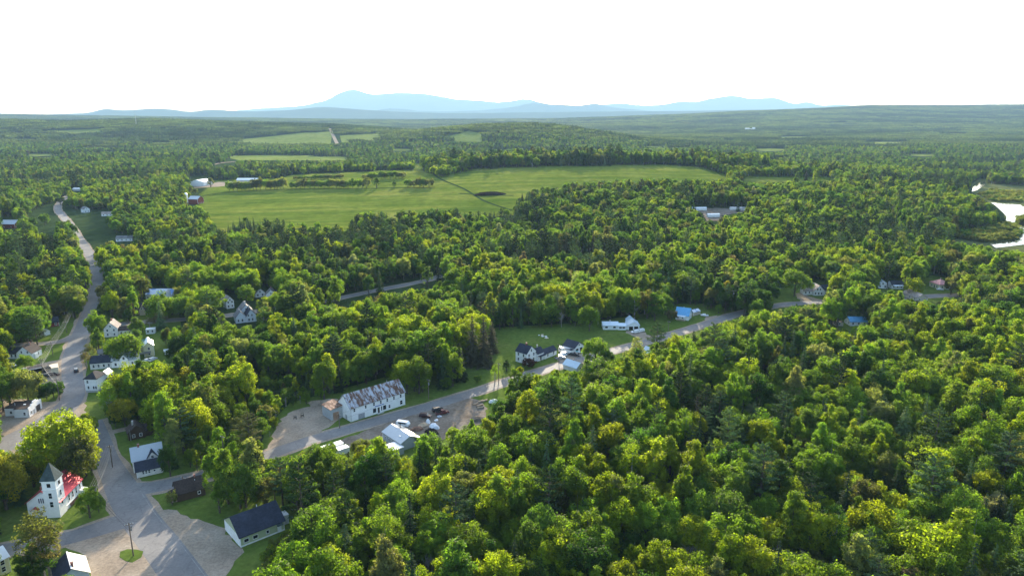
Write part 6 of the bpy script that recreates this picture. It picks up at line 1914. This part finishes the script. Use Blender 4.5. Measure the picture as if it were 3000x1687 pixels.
T(1450, 1120, 1066, 32, 'thin', 'fresh', 'thin young tree on the verge left of the farmhouse')
T(1484, 1088, 1052, 26, 'tall', 'deep', 'small dark columnar tree left of the farmhouse')
T(1400, 1120, 1098, 24, 'bush', 'green', 'low green bush on the verge below the brownish spruces', None, 'bush')
T(2327, 868, 790, 90, 'wide', 'fresh', 'broad round yard tree with clear trunk left of the tan roofed house')
T(2222, 888, 802, 48, 'round', 'green', 'tall green tree left of the sunny yard on the right')
T(2252, 893, 826, 60, 'round', 'deep', 'dark green tree beside the sunny yard on the right')
T(2675, 872, 812, 54, 'round', 'lime', 'bright round tree between the long cottage and the pink roofed house')
T(2502, 938, 909, 44, 'bush', 'silver', 'grey-green round bush above the buried blue roof', None, 'bush')
T(2785, 862, 808, 44, 'round', 'olive', 'olive tree right of the pink roofed house')
T(2152, 533, 505, 32, 'round', 'deep', 'lone dark round tree at the right end of the big field')
T(618, 549, 521, 22, 'tall', 'pale', 'lone rounded tree right of the white farm building')
T(240, 602, 580, 36, 'round', 'gold', 'yellowish tree at the far bend of the main street')
T(178, 600, 575, 26, 'round', 'deep', 'dark tree left of the far bend of the main street')
# hedge across the field
ORD = ['leftmost'] + [w + ' from left' for w in ('second third fourth fifth sixth seventh eighth ninth tenth eleventh twelfth thirteenth fourteenth fifteenth sixteenth'.split())]
for x0, x1, y0, y1, tp, step, where in [(672, 745, 560, 558, 30, 13, 'first clump of the field hedge'), (752, 838, 557, 554, 32, 12, 'second clump of the field hedge'), (856, 940, 553, 552, 27, 12, 'third clump of the field hedge'), (950, 1075, 552, 552, 29, 12, 'long middle clump of the field hedge'), (1195, 1265, 549, 549, 28, 14, 'right end clump of the field hedge'), (1072, 1188, 528, 522, 22, 12, 'upper hedge behind the field hedge'), (870, 1000, 527, 524, 13, 13, 'low bushes on the slope above the field hedge')]:
    x, q = x0, 0
    while x < x1:
        t = (x - x0) / (x1 - x0)
        by = y0 + (y1 - y0) * t
        tall = tp * rj.uniform(.72, 1.15)
        tn = rj.choice(['olive', 'green', 'pale', 'fresh', 'olive'])
        T(x, by, by - tall, step * rj.uniform(1.7, 2.5), rj.choice(['bush', 'low', 'bush']), tn, 'small tree in the %s, %s' % (where, ORD[min(q, 15)]), 'hedgerow_tree', 'tree', 'hedgerow trees across the field')
        x += step * rj.uniform(.7, 1.3); q += 1
T(1104, 552, 520, 22, 'tall', 'green', 'lone taller tree in the gap of the field hedge'); T(1155, 550, 529, 14, 'tall', 'deep', 'lone small dark tree right of the hedge gap')

# ------------------------------------------------------------------ marsh reeds and roadside scrub, too many to count
def scrub(name, polys, n, smin, smax, tones, label):
    xs = []
    tot = 0
    rg = np.random.default_rng(len(name))
    for P in polys:
        G = np.array(pxpoly(P)); lo, hi = G.min(0), G.max(0)
        p = rg.uniform(lo, hi, (n * 3, 2))
        ins = np.zeros(len(p), bool)
        for i in range(len(G)):
            (x0, y0), (x1, y1) = G[i], G[(i + 1) % len(G)]
            if y0 == y1: continue
            ins ^= ((y0 > p[:, 1]) != (y1 > p[:, 1])) & (p[:, 0] < (x1 - x0) * (p[:, 1] - y0) / (y1 - y0) + x0)
        xs.append(p[ins][:n])
    p = np.vstack(xs)
    m = len(p)
    s = rg.uniform(smin, smax, m)
    rgb = np.array([TONES[t] for t in tones])[rg.integers(0, len(tones), m)] * rg.uniform(.8, 1.2, (m, 1))
    instancer(name, SHRUB, p[:, 0], p[:, 1], terr(p[:, 0], p[:, 1]), rg.integers(0, 3, m), s, s * rg.uniform(.7, 1.1, m), rgb, label, 'scrub')
scrub('marsh_shrubs', [[(2790, 696), (2870, 674), (2940, 656), (2972, 664), (2986, 678), (2986, 690), (2955, 703), (2890, 712)], [(2872, 572), (2905, 560), (3100, 570), (3100, 600), (2905, 590)], [(2990, 642), (3040, 645), (3040, 660), (2992, 655)]], 420, 1.0, 2.6, ['olive', 'deep', 'pale', 'olive'], 'reeds and low bushes along the river')
scrub('roadside_scrub', [[(780, 1355), (860, 1340), (930, 1320), (1000, 1345), (960, 1420), (860, 1440), (800, 1440)], [(830, 1570), (900, 1600), (880, 1680), (800, 1680), (790, 1640)]], 90, .5, 1.3, ['lime', 'fresh', 'olive', 'bud'], 'low scrub along the side road')

# ------------------------------------------------------------------ labels of the forest trees
def label_forest():
    tw = {'lime': 'bright yellow-green', 'fresh': 'fresh green', 'green': 'mid green', 'deep': 'dark green', 'olive': 'olive', 'pale': 'pale green', 'silver': 'silvery pale', 'bud': 'brownish budding', 'gold': 'golden-green', 'spruce': 'dark', 'pine': 'blue-green', 'larch': 'soft green', 'brown': 'brownish'}
    kw = {'broad': 'broadleaf tree', 'thin': 'light-leaved tree', 'spruce': 'spruce', 'pine': 'pine', 'bare': 'bare grey tree'}
    items = {}
    for o, i, kind, tone in SINGLE:
        px, py = NEAR['tx'][i], NEAR['ty'][i]
        size = 'tall' if NEAR['h'][i] > 16.5 else ('small' if NEAR['h'][i] < 11.5 else 'medium')
        col = ['far left', 'left part', 'left of centre', 'centre', 'right of centre', 'right part', 'far right'][min(6, int(px / 3000 * 7))]
        row = 'at bottom edge' if py > 1560 else ('in lowest rows' if py > 1440 else ('in lower third' if py > 1300 else 'in middle rows'))
        desc = ('%s %s %s' % (size, tw[tone], kw[kind])) if kind != 'bare' else ('%s bare grey tree' % size)
        base = '%s %s, %s' % (desc, row, col)
        items.setdefault(base, []).append((px, py, o))
    for base, L in items.items():
        L.sort(key=lambda q: q[0])
        n = len(L)
        for j, (px, py, o) in enumerate(L):
            if n == 1: lab = base
            elif n == 2: lab = base + (', left one' if j == 0 else ', right one')
            elif n == 3: lab = base + (', leftmost', ', middle one', ', rightmost')[j]
            else: lab = base + (', leftmost' if j == 0 else (', rightmost' if j == n - 1 else ', %s from left' % ('second', 'third', 'fourth', 'fifth', 'sixth', 'seventh', 'eighth', 'ninth')[min(j - 1, 7)]))
            tag(o, lab, 'tree', 'trees of the near forest')
label_forest()
# ------------------------------------------------------------------ air
def build_haze():
    x, y0, y1, z0, z1 = 45000, -30000, 40000, -10, 1560
    v = [(a, b, c) for c in (z0, z1) for b in (y0, y1) for a in (-x, x)]
    f = [(0, 2, 3, 1), (4, 5, 7, 6), (0, 1, 5, 4), (2, 6, 7, 3), (0, 4, 6, 2), (1, 3, 7, 5)]
    m, nt, out = new_mat('haze_air')
    pv = nt.nodes.new('ShaderNodeVolumePrincipled')
    pv.inputs['Color'].default_value = (0.36, 0.56, 0.78, 1)
    pv.inputs['Density'].default_value = 4.3e-5
    pv.inputs['Anisotropy'].default_value = 0.05
    nt.links.new(pv.outputs[0], out.inputs['Volume'])
    MATS['haze_air'] = m
    tag(link('haze', pyd('haze', v, f), None, 'haze_air'), 'thin blue evening haze over the whole valley', 'haze', None, 'stuff')
build_haze()
